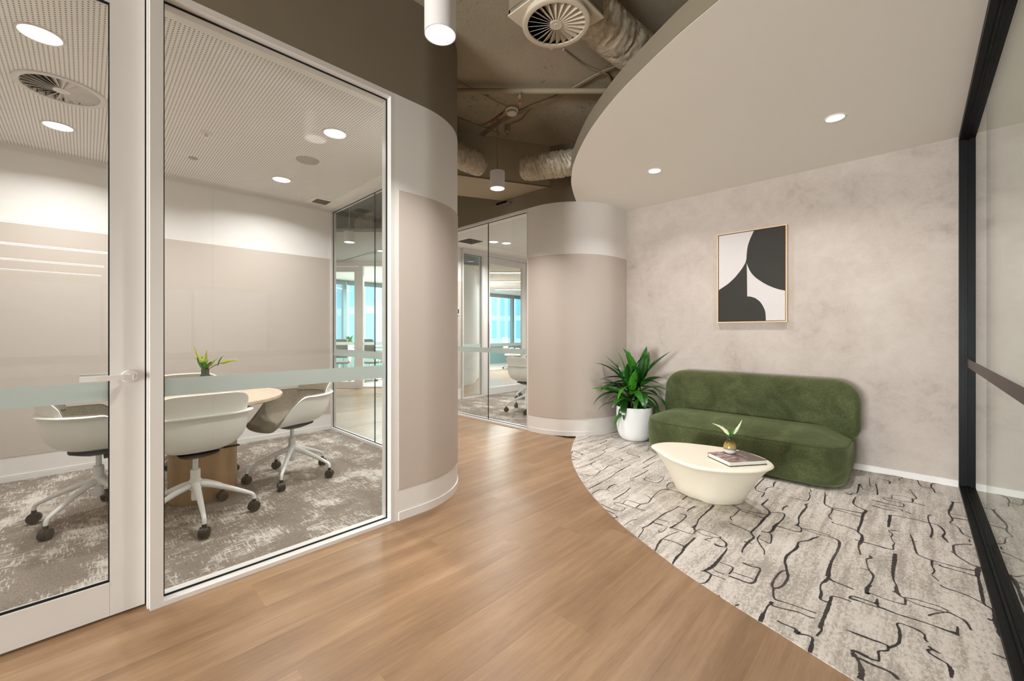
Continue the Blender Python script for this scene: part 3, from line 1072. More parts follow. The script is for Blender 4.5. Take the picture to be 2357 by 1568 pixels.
# ================================================================== CARPET LINES
LINES = [
[(-2.645,3.75,4),(-2.657,3.86,5),(-2.661,3.983,10),(-2.674,4.058,4)],
[(-2.585,3.559,6),(-2.587,3.669,6),(-2.588,3.766,10)],
[(-2.566,3.652,5),(-2.574,3.701,9)],
[(-2.662,4.047,3),(-2.623,4.265,3),(-2.562,4.443,6)],
[(-2.521,3.773,4),(-2.539,3.833,4),(-2.543,3.991,3)],
[(-2.422,3.849,9),(-2.436,3.933,6),(-2.443,4.007,14),(-2.485,4.027,5)],
[(-2.422,3.849,4),(-2.348,3.845,3),(-2.234,3.846,4),(-2.183,3.842,12),(-2.188,3.964,6),(-2.198,4.125,8)],
[(-2.34,4.148,4),(-2.436,4.18,5),(-2.497,4.208,8),(-2.516,4.256,4)],
[(-2.472,3.579,4),(-2.375,3.567,6),(-2.353,3.641,4),(-2.352,3.75,6)],
[(-2.311,3.771,4),(-2.28,3.747,6),(-2.27,3.652,8),(-2.229,3.625,6),(-2.21,3.561,5),(-2.198,3.492,10),(-2.19,3.377,7),(-2.18,3.262,8)],
[(-2.433,3.344,10),(-2.47,3.424,9),(-2.397,3.411,6),(-2.343,3.399,12),(-2.336,3.358,8)],
[(-2.479,3.449,4),(-2.401,3.441,5)],
[(-2.376,3.272,12),(-2.332,3.262,3),(-2.255,3.253,3)],
[(-2.314,3.181,10),(-2.299,3.21,8)],
[(-2.161,3.012,4),(-2.125,3.039,6),(-2.121,3.157,8),(-2.124,3.287,12)],
[(-2.099,3.164,7),(-2.114,3.219,8)],
[(-2.097,3.166,3),(-2.037,3.153,3)],
[(-2.18,3.494,3),(-2.105,3.535,4),(-2.079,3.454,4),(-2.072,3.316,4),(-2.048,3.283,4),(-2.007,3.431,3)],
[(-2.03,3.547,6),(-1.972,3.514,14),(-1.964,3.45,8)],
[(-1.977,3.284,4),(-1.957,3.371,4),(-1.934,3.435,4)],
[(-2.022,2.887,6),(-2.006,2.925,5),(-1.949,2.927,8)],
[(-2.013,2.895,4),(-1.965,2.884,5)],
[(-1.941,2.931,3),(-1.917,2.977,5),(-1.949,3.091,8),(-1.944,3.133,6),(-1.965,3.229,9),(-1.969,3.283,8),(-1.902,3.276,5),(-1.837,3.262,12)],
[(-2.014,3.128,3),(-1.954,3.11,5)],
[(-1.839,3.426,9),(-1.841,3.336,9),(-1.834,3.252,12),(-1.828,3.147,8),(-1.804,3.018,5),(-1.798,2.902,5),(-1.792,2.782,14),(-1.79,2.67,8)],
[(-2.07,3.779,7),(-2.033,3.733,6),(-1.964,3.72,7),(-1.893,3.702,8),(-1.91,3.604,3)],
[(-2.016,3.848,4),(-1.96,3.87,5)],
[(-1.948,3.898,3),(-1.935,3.945,5),(-1.965,4.037,5)],
[(-1.81,3.886,6),(-1.804,3.721,14),(-1.791,3.575,7),(-1.763,3.533,6),(-1.722,3.531,10),(-1.72,3.415,16)],
[(-1.722,3.531,8),(-1.727,3.666,6),(-1.699,3.707,4),(-1.713,3.766,4)],
[(-1.672,3.415,5),(-1.658,3.336,7),(-1.661,3.158,12),(-1.67,3.099,8),(-1.64,3.089,4)],
[(-1.663,2.98,3),(-1.639,3.025,3),(-1.645,3.117,4)],
[(-1.594,3.245,4),(-1.584,3.169,9),(-1.542,3.151,6),(-1.471,3.171,8),(-1.485,3.317,6),(-1.548,3.325,7)],
[(-1.593,3.223,4),(-1.518,3.197,4)],
[(-1.91,2.761,6),(-1.885,2.768,10)],
[(-1.716,2.605,7),(-1.726,2.679,7),(-1.717,2.742,6),(-1.686,2.76,5),(-1.701,2.84,14),(-1.694,2.918,7)],
[(-1.686,2.76,4),(-1.649,2.754,3)],
[(-1.573,2.915,9),(-1.555,2.798,8),(-1.55,2.631,10)],
[(-1.368,3.257,8),(-1.403,3.234,7),(-1.38,3.132,6),(-1.357,3.115,4)],
[(-1.196,3.066,9),(-1.196,3.022,14),(-1.197,2.969,5)],
[(-1.222,3.076,7),(-1.293,3.091,5),(-1.37,3.083,8),(-1.384,2.984,5),(-1.366,2.856,7),(-1.346,2.749,7),(-1.37,2.693,9),(-1.368,2.616,8)],
[(-1.37,3.083,5),(-1.335,3.078,6)],
[(-1.434,2.88,4),(-1.393,2.857,7),(-1.359,2.829,6)],
[(-1.37,2.693,10),(-1.474,2.691,6),(-1.464,2.614,6)],
[(-1.301,2.617,9),(-1.376,2.607,7),(-1.462,2.611,9),(-1.507,2.605,7),(-1.507,2.568,6),(-1.475,2.559,5),(-1.422,2.563,5),(-1.412,2.504,5),(-1.461,2.479,8),(-1.573,2.504,7)],
[(-1.499,2.442,6),(-1.46,2.435,10),(-1.418,2.425,7)],
[(-1.401,2.37,9),(-1.382,2.396,8),(-1.407,2.414,5)],
[(-1.295,2.321,4),(-1.296,2.411,5),(-1.279,2.459,7)],
[(-1.166,2.844,10),(-1.173,2.759,5),(-1.189,2.655,14),(-1.19,2.555,7),(-1.188,2.483,13),(-1.188,2.418,9),(-1.197,2.372,9),(-1.181,2.35,6),(-1.16,2.247,6)],
[(-1.163,2.838,6),(-1.122,2.84,4)],
[(-1.19,2.555,5),(-1.121,2.565,6)],
[(-1.19,2.488,9),(-1.12,2.493,10)],
[(-1.087,2.92,10),(-1.097,2.849,12),(-1.093,2.792,5)],
[(-1.116,2.733,4),(-1.076,2.736,9),(-1.064,2.671,8),(-1.067,2.581,9),(-1.073,2.504,15),(-1.079,2.487,8)],
[(-1.071,2.497,12),(-1.06,2.502,6),(-1.009,2.502,5),(-0.95,2.509,5),(-0.951,2.558,12)],
[(-1.092,2.476,3),(-1.088,2.419,5),(-1.1,2.389,6),(-1.114,2.424,4)],
[(-1.002,3.03,22),(-0.998,2.971,16),(-0.998,2.859,14),(-0.995,2.741,10),(-0.981,2.668,9),(-0.976,2.608,20),(-0.988,2.59,12)],
[(-0.977,2.607,16),(-0.954,2.567,14),(-0.932,2.601,4),(-0.878,2.606,5),(-0.818,2.588,7),(-0.819,2.569,10)],
[(-0.954,2.567,6),(-0.896,2.546,5),(-0.852,2.554,6),(-0.819,2.569,7),(-0.771,2.534,14),(-0.761,2.49,14)],
[(-0.875,2.491,7),(-0.848,2.541,5)],
[(-0.875,2.491,4),(-0.838,2.49,4)],
[(-1.021,2.479,5),(-1.044,2.396,6),(-1.05,2.334,7),(-1.049,2.296,14),(-1.037,2.227,10),(-1.022,2.176,8),(-1.028,2.173,5)],
[(-1.048,2.33,8),(-0.996,2.342,7),(-0.929,2.332,10)],
[(-0.922,2.475,14),(-0.922,2.382,13),(-0.922,2.319,18),(-0.911,2.258,12),(-0.911,2.195,16),(-0.904,2.133,10),(-0.897,2.109,6)],
[(-0.818,2.483,6),(-0.797,2.471,20),(-0.762,2.479,5),(-0.747,2.468,7),(-0.743,2.373,14),(-0.742,2.3,20),(-0.745,2.222,20),(-0.761,2.163,12),(-0.774,2.151,4)],
[(-0.761,2.163,14),(-0.725,2.153,10),(-0.718,2.095,9),(-0.722,2.061,7),(-0.738,2.038,5)],
[(-0.725,2.153,4),(-0.695,2.158,3),(-0.66,2.158,4)],
[(-0.74,2.217,5),(-0.715,2.2,4),(-0.676,2.2,5)],
[(-0.737,2.3,3),(-0.7,2.3,5),(-0.665,2.291,7),(-0.662,2.218,9)],
[(-0.66,2.2,9),(-0.615,2.204,9),(-0.575,2.204,9),(-0.555,2.228,11),(-0.558,2.291,10),(-0.565,2.38,10),(-0.603,2.372,9),(-0.646,2.376,12)],
[(-0.646,2.376,4),(-0.591,2.398,5)],
[(-0.656,2.249,4),(-0.607,2.255,7),(-0.562,2.256,6)],
[(-0.906,3.124,9),(-0.856,3.086,12),(-0.838,3.096,8),(-0.779,3.094,10),(-0.7,3.119,12)],
[(-0.853,3.074,7),(-0.85,2.988,6),(-0.852,2.936,6),(-0.86,2.907,8),(-0.836,2.862,6)],
[(-0.851,3.068,4),(-0.82,3.061,10),(-0.762,3.059,5),(-0.702,3.04,8)],
[(-0.758,3.408,8),(-0.763,3.287,16),(-0.755,3.254,10),(-0.695,3.168,16),(-0.697,3.052,18),(-0.699,2.897,14),(-0.705,2.773,12),(-0.677,2.719,14),(-0.684,2.634,18),(-0.684,2.529,10),(-0.675,2.483,8)],
[(-0.832,2.813,12),(-0.773,2.799,8),(-0.707,2.778,9)],
[(-0.705,2.625,10),(-0.683,2.63,12),(-0.665,2.629,9)],
[(-0.632,3.374,14),(-0.646,3.321,12),(-0.64,3.259,6)],
[(-0.695,3.168,6),(-0.63,3.217,8),(-0.612,3.163,10),(-0.614,3.058,10),(-0.623,2.977,20),(-0.621,2.88,18),(-0.634,2.842,10),(-0.666,2.83,8)],
[(-0.623,2.977,10),(-0.603,2.971,5),(-0.543,2.974,4)],
[(-0.631,2.845,8),(-0.61,2.819,9),(-0.591,2.709,8),(-0.618,2.709,5),(-0.65,2.723,6)],
[(-0.658,2.772,7),(-0.656,2.706,9),(-0.623,2.64,9),(-0.596,2.595,8),(-0.584,2.543,6)],
[(-0.89,3.898,9),(-0.891,3.733,9),(-0.884,3.587,9),(-0.846,3.527,8),(-0.808,3.527,10),(-0.802,3.424,9)],
[(-0.903,3.714,9),(-0.877,3.725,9)],
[(-0.8,3.864,6),(-0.804,3.796,14),(-0.791,3.713,8),(-0.817,3.661,9),(-0.816,3.565,9)],
[(-0.789,3.703,4),(-0.743,3.7,4)],
[(-0.582,3.861,6),(-0.564,3.811,7),(-0.569,3.759,6),(-0.551,3.668,8),(-0.555,3.57,8),(-0.596,3.563,6),(-0.671,3.56,3)],
[(-0.539,3.511,9),(-0.547,3.486,18),(-0.536,3.441,14),(-0.54,3.339,18),(-0.541,3.209,12),(-0.527,3.127,9),(-0.526,3.076,20),(-0.539,3.063,9)],
[(-0.526,3.076,14),(-0.501,3.044,10),(-0.496,2.987,10),(-0.54,2.975,4),(-0.614,2.984,4)],
[(-0.501,3.044,4),(-0.454,3.065,5),(-0.402,3.061,5),(-0.362,3.053,10)],
[(-0.501,3.044,4),(-0.431,3.027,5),(-0.382,3.033,5),(-0.353,3.033,7),(-0.319,3.016,14),(-0.308,2.956,16),(-0.308,2.858,13),(-0.314,2.747,14),(-0.315,2.638,16),(-0.311,2.534,20)],
[(-0.408,2.991,9),(-0.426,2.945,14),(-0.444,2.892,11),(-0.471,2.852,6),(-0.479,2.816,12),(-0.473,2.749,18),(-0.486,2.676,12),(-0.495,2.608,16),(-0.49,2.548,13),(-0.474,2.483,10),(-0.452,2.409,11)],
[(-0.488,3.857,5),(-0.476,3.777,10),(-0.46,3.62,12),(-0.447,3.576,9),(-0.408,3.543,12),(-0.373,3.562,8),(-0.312,3.569,10),(-0.252,3.582,12)],
[(-0.491,3.784,5),(-0.458,3.795,6)],
[(-0.405,3.531,10),(-0.401,3.445,8),(-0.407,3.374,8),(-0.383,3.321,7)],
[(-0.403,3.517,4),(-0.373,3.524,9),(-0.314,3.515,5),(-0.25,3.505,9)],
[(-0.313,3.9,8),(-0.316,3.777,16),(-0.306,3.721,10),(-0.269,3.67,8),(-0.239,3.647,18),(-0.248,3.565,18),(-0.246,3.4,16),(-0.25,3.238,14),(-0.227,3.184,14),(-0.224,3.097,22),(-0.23,3.016,10),(-0.22,2.944,9),(-0.212,2.904,9)],
[(-0.239,3.647,6),(-0.212,3.665,4)],
[(-0.382,3.288,10),(-0.363,3.267,8),(-0.309,3.268,8),(-0.25,3.238,10)],
[(-0.252,3.098,10),(-0.224,3.092,12),(-0.194,3.094,7),(-0.155,3.094,7),(-0.118,3.084,8)],
[(-0.383,3.968,4),(-0.348,3.923,14),(-0.339,3.974,7),(-0.314,4.008,9),(-0.318,4.218,16),(-0.316,4.251,10),(-0.297,4.167,8),(-0.278,4.127,6)],
[(-0.273,4.498,5),(-0.264,4.353,6),(-0.254,4.259,6),(-0.23,4.259,6)],
[(-0.227,4.348,10),(-0.211,4.202,9),(-0.202,4.061,12)],
[(-0.283,4.132,4),(-0.227,4.13,5)],
[(-0.217,3.792,9),(-0.172,3.773,6),(-0.144,3.77,6)],
[(-0.222,3.91,4),(-0.148,3.891,5)],
[(-0.2,3.841,3),(-0.146,3.837,5)],
[(-0.221,4.679,10),(-0.144,4.692,9),(-0.081,4.687,8),(-0.098,4.617,6),(-0.09,4.566,6)],
[(-0.227,4.526,5),(-0.174,4.52,6),(-0.148,4.476,14),(-0.15,4.418,10)],
[(-0.17,4.017,7),(-0.153,3.979,7),(-0.103,3.983,5),(-0.065,3.977,7),(-0.062,3.912,7),(-0.108,3.892,7),(-0.162,3.909,5),(-0.22,3.914,4)],
[(-0.219,3.785,9),(-0.152,3.767,7),(-0.084,3.786,5)],
[(-0.185,3.843,4),(-0.121,3.838,6),(-0.07,3.839,7),(-0.068,3.809,6)],
[(-0.063,3.83,5),(-0.024,3.798,9),(-0.055,3.79,6)],
[(-0.17,4.017,6),(-0.12,4.047,6),(-0.089,4.032,7)],
[(-0.128,4.123,5),(-0.122,4.045,6)],
[(-0.128,4.123,5),(-0.068,4.163,5),(-0.018,4.143,6),(0.004,4.178,9),(-0.015,4.272,7),(-0.031,4.375,6)],
[(-0.071,4.316,4),(-0.019,4.278,5)],
[(-0.018,4.137,16),(-0.02,4.056,9),(-0.089,4.024,4)],
[(-0.02,4.047,7),(0.049,4.041,8)],
[(0.011,4.688,8),(0.021,4.563,9),(0.049,4.505,7),(0.091,4.525,10),(0.102,4.415,9)],
[(0.131,4.692,5),(0.096,4.669,10),(0.084,4.582,12),(0.094,4.498,9)],
[(-0.121,3.672,16),(-0.12,3.578,20),(-0.122,3.437,13)],
[(-0.116,3.677,7),(-0.061,3.686,5),(0.0,3.695,6),(0.053,3.69,8),(0.092,3.693,7),(0.113,3.646,12),(0.124,3.573,10),(0.113,3.5,14),(0.123,3.463,14),(0.132,3.419,6)],
[(-0.12,3.374,7),(-0.099,3.331,7),(-0.104,3.278,6),(-0.092,3.218,5),(-0.086,3.196,5),(-0.092,3.151,8),(-0.091,3.098,7),(-0.146,3.093,8),(-0.218,3.096,6)],
[(-0.117,3.383,7),(-0.072,3.414,5)],
[(0.074,3.873,8),(0.058,3.825,10),(0.059,3.723,8),(0.068,3.622,12),(0.071,3.547,12),(0.062,3.433,13)],
[(-0.024,3.404,7),(-0.012,3.308,11),(0.0,3.165,12),(0.012,3.119,9),(0.055,3.097,12),(0.093,3.095,8),(0.14,3.094,9),(0.181,3.102,10),(0.218,3.112,14)],
[(-0.027,3.3,5),(0.006,3.314,7)],
[(0.061,3.093,14),(0.059,3.025,9),(0.067,2.969,8),(0.057,2.916,7)],
[(0.063,3.047,4),(0.087,3.07,4),(0.095,3.051,12),(0.15,3.05,6),(0.216,3.044,9)],
[(0.175,4.281,9),(0.186,4.239,14),(0.167,4.078,20),(0.156,3.981,12),(0.168,3.858,12),(0.154,3.787,7),(0.184,3.735,5),(0.197,3.645,9),(0.21,3.614,5),(0.235,3.589,7)],
[(0.189,4.259,7),(0.239,4.29,6)],
[(0.156,3.981,6),(0.196,3.981,5),(0.242,3.988,5)],
[(0.163,3.897,11),(0.202,3.905,9),(0.244,3.917,9)],
[(0.221,3.559,8),(0.22,3.517,9)],
[(0.225,3.476,12),(0.196,3.459,6),(0.154,3.401,9),(0.149,3.331,15),(0.155,3.259,12),(0.187,3.205,8),(0.21,3.176,9),(0.23,3.173,10),(0.25,3.181,6)],
[(0.138,3.294,9),(0.151,3.275,9)],
[(0.23,3.177,14),(0.22,3.1,22),(0.216,3.041,16)],
[(-0.08,3.05,18),(-0.08,2.975,22),(-0.082,2.842,18),(-0.081,2.756,13)],
[(-0.177,2.931,14),(-0.171,2.902,16),(-0.186,2.867,10),(-0.179,2.802,6),(-0.168,2.749,9),(-0.15,2.692,8)],
[(-0.203,2.742,5),(-0.168,2.744,8)],
[(-0.164,2.742,9),(-0.149,2.699,10),(-0.154,2.611,9),(-0.162,2.554,18),(-0.161,2.494,22),(-0.15,2.508,9),(-0.127,2.505,5),(-0.082,2.501,5),(-0.034,2.509,7)],
[(-0.15,2.59,9),(-0.162,2.554,14)],
[(-0.081,2.91,16),(-0.082,2.799,14),(-0.077,2.718,8),(-0.066,2.672,8),(-0.063,2.612,24),(-0.052,2.578,10),(-0.035,2.565,10),(-0.033,2.511,10)],
[(-0.078,2.596,9),(-0.06,2.603,14)],
[(-0.035,2.576,7),(-0.004,2.592,5),(0.032,2.594,5),(0.073,2.596,5),(0.101,2.581,10)],
[(-0.03,2.563,5),(0.008,2.55,5),(0.054,2.554,6),(0.087,2.56,6),(0.103,2.569,12),(0.13,2.554,7),(0.148,2.537,12),(0.159,2.479,9)],
[(0.038,2.48,8),(0.055,2.513,7),(0.087,2.557,5)],
[(-0.208,2.408,4),(-0.169,2.399,5),(-0.127,2.402,7),(-0.1,2.408,12),(-0.056,2.402,7),(-0.004,2.408,7),(0.04,2.411,6),(0.08,2.408,10),(0.123,2.41,24)],
[(0.121,2.469,9),(0.119,2.421,9)],
[(-0.209,2.428,4),(-0.163,2.43,5),(-0.131,2.429,7),(-0.124,2.429,16),(-0.124,2.478,6)],
[(-0.124,2.429,14),(-0.116,2.409,12)],
[(-0.184,2.131,9),(-0.139,2.131,10),(-0.083,2.137,9),(-0.074,2.125,12),(-0.058,2.153,9),(-0.046,2.193,12),(-0.047,2.276,13),(-0.055,2.313,9),(-0.049,2.333,5),(-0.023,2.335,6),(0.007,2.329,9),(0.024,2.314,7),(0.026,2.28,9),(0.034,2.269,12)],
[(-0.074,2.125,11),(-0.077,2.101,9),(-0.097,2.079,7),(-0.1,2.063,10),(-0.096,2.023,9),(-0.102,2.011,10),(-0.126,2.006,12),(-0.161,2.012,16),(-0.173,2.008,10)],
[(0.033,2.242,8),(0.047,2.227,14),(0.066,2.219,5)],
[(0.043,2.223,8),(0.031,2.209,12),(0.042,2.19,11),(0.063,2.178,9),(0.081,2.168,9),(0.089,2.139,18),(0.088,2.09,9)],
[(0.204,2.354,5),(0.231,2.352,9),(0.259,2.348,10)],
[(0.056,2.907,7),(0.066,2.887,7),(0.08,2.859,7)],
[(0.083,2.825,8),(0.096,2.805,10),(0.143,2.801,8),(0.181,2.786,6),(0.216,2.757,9)],
[(0.232,3.177,14),(0.219,3.11,22),(0.218,3.039,12),(0.217,2.939,16),(0.216,2.839,15),(0.216,2.757,12),(0.235,2.731,9),(0.24,2.683,18),(0.238,2.625,24),(0.238,2.565,16),(0.236,2.523,12),(0.247,2.474,8)],
[(0.214,2.626,12),(0.236,2.623,13),(0.255,2.627,11)],
[(-0.176,2.005,9),(-0.161,1.989,12),(-0.146,1.951,12),(-0.138,1.917,20),(-0.136,1.862,20)],
[(-0.173,2.005,12),(-0.159,2.014,14),(-0.125,2.01,16)],
[(-0.172,1.993,12),(-0.163,1.978,14),(-0.142,1.979,11),(-0.122,1.975,14)],
[(-0.17,1.975,12),(-0.143,1.978,13),(-0.112,1.975,14),(-0.078,1.976,11),(-0.057,1.97,16),(-0.043,1.953,14)],
[(-0.315,2.682,10),(-0.313,2.61,14),(-0.306,2.529,18),(-0.311,2.478,16),(-0.322,2.447,7),(-0.321,2.4,7),(-0.31,2.349,13),(-0.309,2.302,14),(-0.293,2.292,8),(-0.278,2.293,12)],
[(-0.305,2.518,22),(-0.28,2.504,8),(-0.241,2.498,7),(-0.207,2.491,7)],
[(-0.206,2.37,10),(-0.229,2.373,7),(-0.27,2.362,7),(-0.273,2.326,16),(-0.274,2.242,18),(-0.277,2.148,15),(-0.278,2.08,20),(-0.271,2.064,10),(-0.28,2.007,8)],
[(-0.209,2.421,8),(-0.212,2.396,12),(-0.174,2.401,5),(-0.148,2.4,6)],
[(-0.209,2.421,5),(-0.176,2.428,5),(-0.149,2.429,6)],
[(-0.412,2.001,11),(-0.396,1.996,8),(-0.352,1.996,10),(-0.336,1.977,30),(-0.327,1.978,10),(-0.299,1.988,8),(-0.288,1.975,10),(-0.285,1.924,15),(-0.284,1.885,15)],
[(-0.456,2.156,12),(-0.444,2.153,10),(-0.419,2.159,7),(-0.368,2.164,5),(-0.303,2.169,8)],
[(-0.458,2.125,18),(-0.456,2.102,16),(-0.443,2.097,8),(-0.412,2.105,7),(-0.379,2.117,8),(-0.354,2.125,7),(-0.324,2.121,7),(-0.302,2.127,9)],
[(-0.461,2.098,10),(-0.464,2.07,8),(-0.463,2.032,8),(-0.464,1.991,18),(-0.461,1.944,18)],
[(-0.48,2.522,10),(-0.464,2.454,12),(-0.45,2.414,12),(-0.447,2.349,13),(-0.453,2.283,12),(-0.474,2.243,11),(-0.487,2.262,14),(-0.491,2.323,12),(-0.487,2.396,11),(-0.479,2.435,9),(-0.463,2.45,9)],
[(-0.477,2.24,11),(-0.468,2.195,9),(-0.456,2.156,10)],
[(-0.567,1.977,5),(-0.557,2.002,9)],
[(-0.641,2.003,10),(-0.637,2.007,10)],
[(-0.201,2.132,4),(-0.166,2.134,7),(-0.131,2.135,8)]]
lm = MB()
rng = random.Random(11)
for li, ln in enumerate(LINES):
    zl = 0.0036 + (li % 14) * 0.00009
    pts = spline([(x, y, w) for x, y, w in ln], 4) if len(ln) > 2 else [tuple(ln[0]), tuple(ln[1])]
    # re-sample so that the pile edge can be ragged
    dense = []
    for (xa, ya, wa), (xb, yb, wb_) in zip(pts, pts[1:]):
        n = max(1, int(math.hypot(xb - xa, yb - ya) / 0.006))
        for k in range(n):
            s = k / n
            dense.append((xa + (xb - xa) * s, ya + (yb - ya) * s, wa + (wb_ - wa) * s))
    dense.append(pts[-1])
    vs = []
    for i, (x, y, w) in enumerate(dense):
        a, b = dense[max(i - 1, 0)], dense[min(i + 1, len(dense) - 1)]
        d = Vector((b[0] - a[0], b[1] - a[1]))
        if d.length < 1e-6:
            d = Vector((1, 0))
        d.normalize()
        h = 0.00040 * max(w, 4.0)
        l, r = h * rng.uniform(0.75, 1.3), h * rng.uniform(0.75, 1.3)
        vs += [(x - d.y * l, y + d.x * l, zl), (x + d.y * r, y - d.x * r, zl)]
    lm.add(vs, [(2 * i, 2 * i + 1, 2 * i + 3, 2 * i + 2) for i in range(len(dense) - 1)])
o = lm.build('line_pattern', 'carpet_line_dark', cp, kind='stuff')
o['label'] = 'charcoal hand-drawn line pattern in the carpet pile'

# ================================================================== SOFA
sofa = thing('sofa', 'green velvet sofa with rounded seat and low backrest against the concrete-look wall', 'sofa', (-1.165, 4.2, 0))
SX = 1.165


def seat_outline(inset, n=12):
    x0, x1, y0, y1 = -2.01 + SX + inset, -0.362 + SX - inset, 3.885 - 4.2 + inset, 4.58 - 4.2 - inset
    pts = []
    rl, rr, rb = max(0.04, 0.30 - inset), max(0.04, 0.22 - inset), max(0.03, 0.12 - inset)
    for cx, cy, a, r in ((x1 - rb, y1 - rb, 0, rb), (x0 + rb, y1 - rb, 90, rb), (x0 + rl, y0 + rl, 180, rl), (x1 - rr, y0 + rr, 270, rr)):
        pts += arc(cx, cy, r, a, a + 90, n)
    # pull the left front in a little and bow the front
    out = []
    for x, y in pts:
        u = (x - x0) / (x1 - x0)
        if y < 0:
            y -= 0.03 * math.sin(PI * max(0, min(1, u))) ** 1 * (-y / 0.315)
        out.append((x, y))
    return out


sr = []
for z, ins in ((0.022, 0.035), (0.05, 0.016), (0.12, 0.004), (0.22, 0.0), (0.29, 0.004), (0.318, 0.012), (0.33, 0.022), (0.342, 0.042), (0.364, 0.09), (0.389, 0.15), (0.409, 0.22), (0.420, 0.30)):
    if ins <= 0.042:
        ol = seat_outline(ins)
    else:
        kx, ky = 1 - (ins - 0.042) / 0.80, 1 - (ins - 0.042) / 0.34
        ol = [(x * kx + 0.02 * (1 - kx), (y - 0.03) * ky + 0.03) for x, y in seat_outline(0.042)]
    sr.append([(x, y, z) for x, y in ol])
MB().loft(sr).build('seat', 'sofa_green', sofa, 'all')
# piping seam round the seat edge
MB().tube([(x, y, 0.3245) for x, y in seat_outline(0.012)] + [(*seat_outline(0.012)[0], 0.3245)], 0.0016, 6).build('piping', 'sofa_green', sofa, True)
bx0, bx1, bz0, bz1 = -1.968 + SX, -0.322 + SX, 0.285, 0.792
br = []
for dy, ins in ((0.0, 0.075), (0.012, 0.042), (0.028, 0.02), (0.055, 0.004), (0.08, 0.0), (0.115, 0.004), (0.14, 0.02), (0.155, 0.042), (0.165, 0.075)):
    ring = []
    ol = []
    rt, rb = max(0.05, 0.185 - ins), max(0.04, 0.13 - ins)
    x0, x1, z0, z1 = bx0 + ins, bx1 - ins, bz0 + ins, bz1 - ins
    for cx, cz, a, r in ((x1 - rt, z1 - rt, 0, rt), (x0 + rt, z1 - rt, 90, rt), (x0 + rb, z0 + rb, 180, rb), (x1 - rb, z0 + rb, 270, rb)):
        ol += arc(cx, cz, r, a, a + 90, 9)
    # extra points along the long edges keep the gentle bow smooth
    dense = []
    for (xa, za), (xb, zb) in zip(ol, ol[1:] + ol[:1]):
        k = max(1, int(abs(xb - xa) / 0.08))
        for q in range(k):
            dense.append((xa + (xb - xa) * q / k, za + (zb - za) * q / k))
    for x, z in dense:
        u = (x - (bx0 + bx1) / 2) / ((bx1 - bx0) / 2)
        ring.append((x, 0.175 + dy + 0.16 * (z - 0.3) - 0.045 * u * u, z))
    br.append(ring)
bk = MB().loft(br)
bk.build('backrest', 'sofa_green', sofa, 60)
for fx in (-0.68, 0.62):
    for fy in (-0.2, 0.3):
        MB().lathe([(0.025, 0.003), (0.022, 0.03)], fx, fy, 12).build('foot', 'black_metal', sofa)

# ================================================================== COFFEE TABLE
ct = thing('coffee_table', 'cream sculpted coffee table with egg-shaped top, in front of the green sofa', 'table', (-1.03, 3.0, 0))


def resample(pts, n):
    q = pts + [pts[0]]
    d = [0]
    for a, b in zip(q, q[1:]):
        d.append(d[-1] + math.hypot(b[0] - a[0], b[1] - a[1]))
    out = []
    for k in range(n):
        s = d[-1] * k / n
        i = max(i for i in range(len(q) - 1) if d[i] <= s)
        u = (s - d[i]) / (d[i + 1] - d[i])
        out.append((q[i][0] + (q[i + 1][0] - q[i][0]) * u, q[i][1] + (q[i + 1][1] - q[i][1]) * u))
    return out


top_pts = [(-1.454, 3.019), (-1.214, 2.794), (-1.035, 2.723), (-0.909, 2.752), (-0.801, 2.818), (-0.702, 2.925), (-0.656, 3.045), (-0.654, 3.131), (-0.747, 3.276), (-0.952, 3.35), (-1.1, 3.329), (-1.25, 3.287), (-1.365, 3.229), (-1.447, 3.13)]
top_pts = resample([(x + 1.03, y - 3.0) for x, y in top_pts], 16)
base_pts = [(-1.35, 3.23), (-1.30, 3.125), (-1.22, 3.06), (-1.12, 3.045), (-1.06, 3.025), (-1.01, 3.028), (-0.955, 3.07), (-0.90, 3.13), (-0.868, 3.19),
            (-0.872, 3.25), (-0.90, 3.31), (-0.96, 3.37), (-1.03, 3.40), (-1.12, 3.405), (-1.21, 3.37), (-1.27, 3.31)]
base_pts = resample([(x + 1.03, y - 3.0) for x, y in base_pts], 16)


def closed_spline(p, m=5):
    q = p[-2:] + p + p[:2]
    s = spline(q, m)
    return [(a[0], a[1]) for a in s[2 * m: 2 * m + len(p) * m]]


tp, bp = closed_spline(top_pts), closed_spline(base_pts)
tcx, tcy = sum(p[0] for p in tp) / len(tp), sum(p[1] for p in tp) / len(tp)
CT = 0.34
rings = []
for z, s, ins in ((0.003, 0.0, 0.012), (0.010, 0.012, 0.0), (0.08, 0.18, 0), (0.15, 0.36, 0), (0.22, 0.565, 0), (0.28, 0.775, 0), (0.300, 0.87, 0), (0.312, 0.94, 0), (0.320, 0.985, 0), (0.326, 1.0, 0.0), (0.333, 1.0, 0.004), (0.338, 1.0, 0.013), (CT, 1.0, 0.032)):
    ring = []
    for (ax, ay), (bx_, by) in zip(bp, tp):
        x, y = ax + (bx_ - ax) * s, ay + (by - ay) * s
        cx, cy = tcx * s + 0.0 * (1 - s), tcy * s + 0.21 * (1 - s)
        d = math.hypot(x - cx, y - cy)
        if ins:
            x, y = x - (x - cx) / d * ins, y - (y - cy) / d * ins
        ring.append((x, y, z))
    rings.append(ring)
MB().loft(rings).build('table_body', 'table_cream', ct, 50)

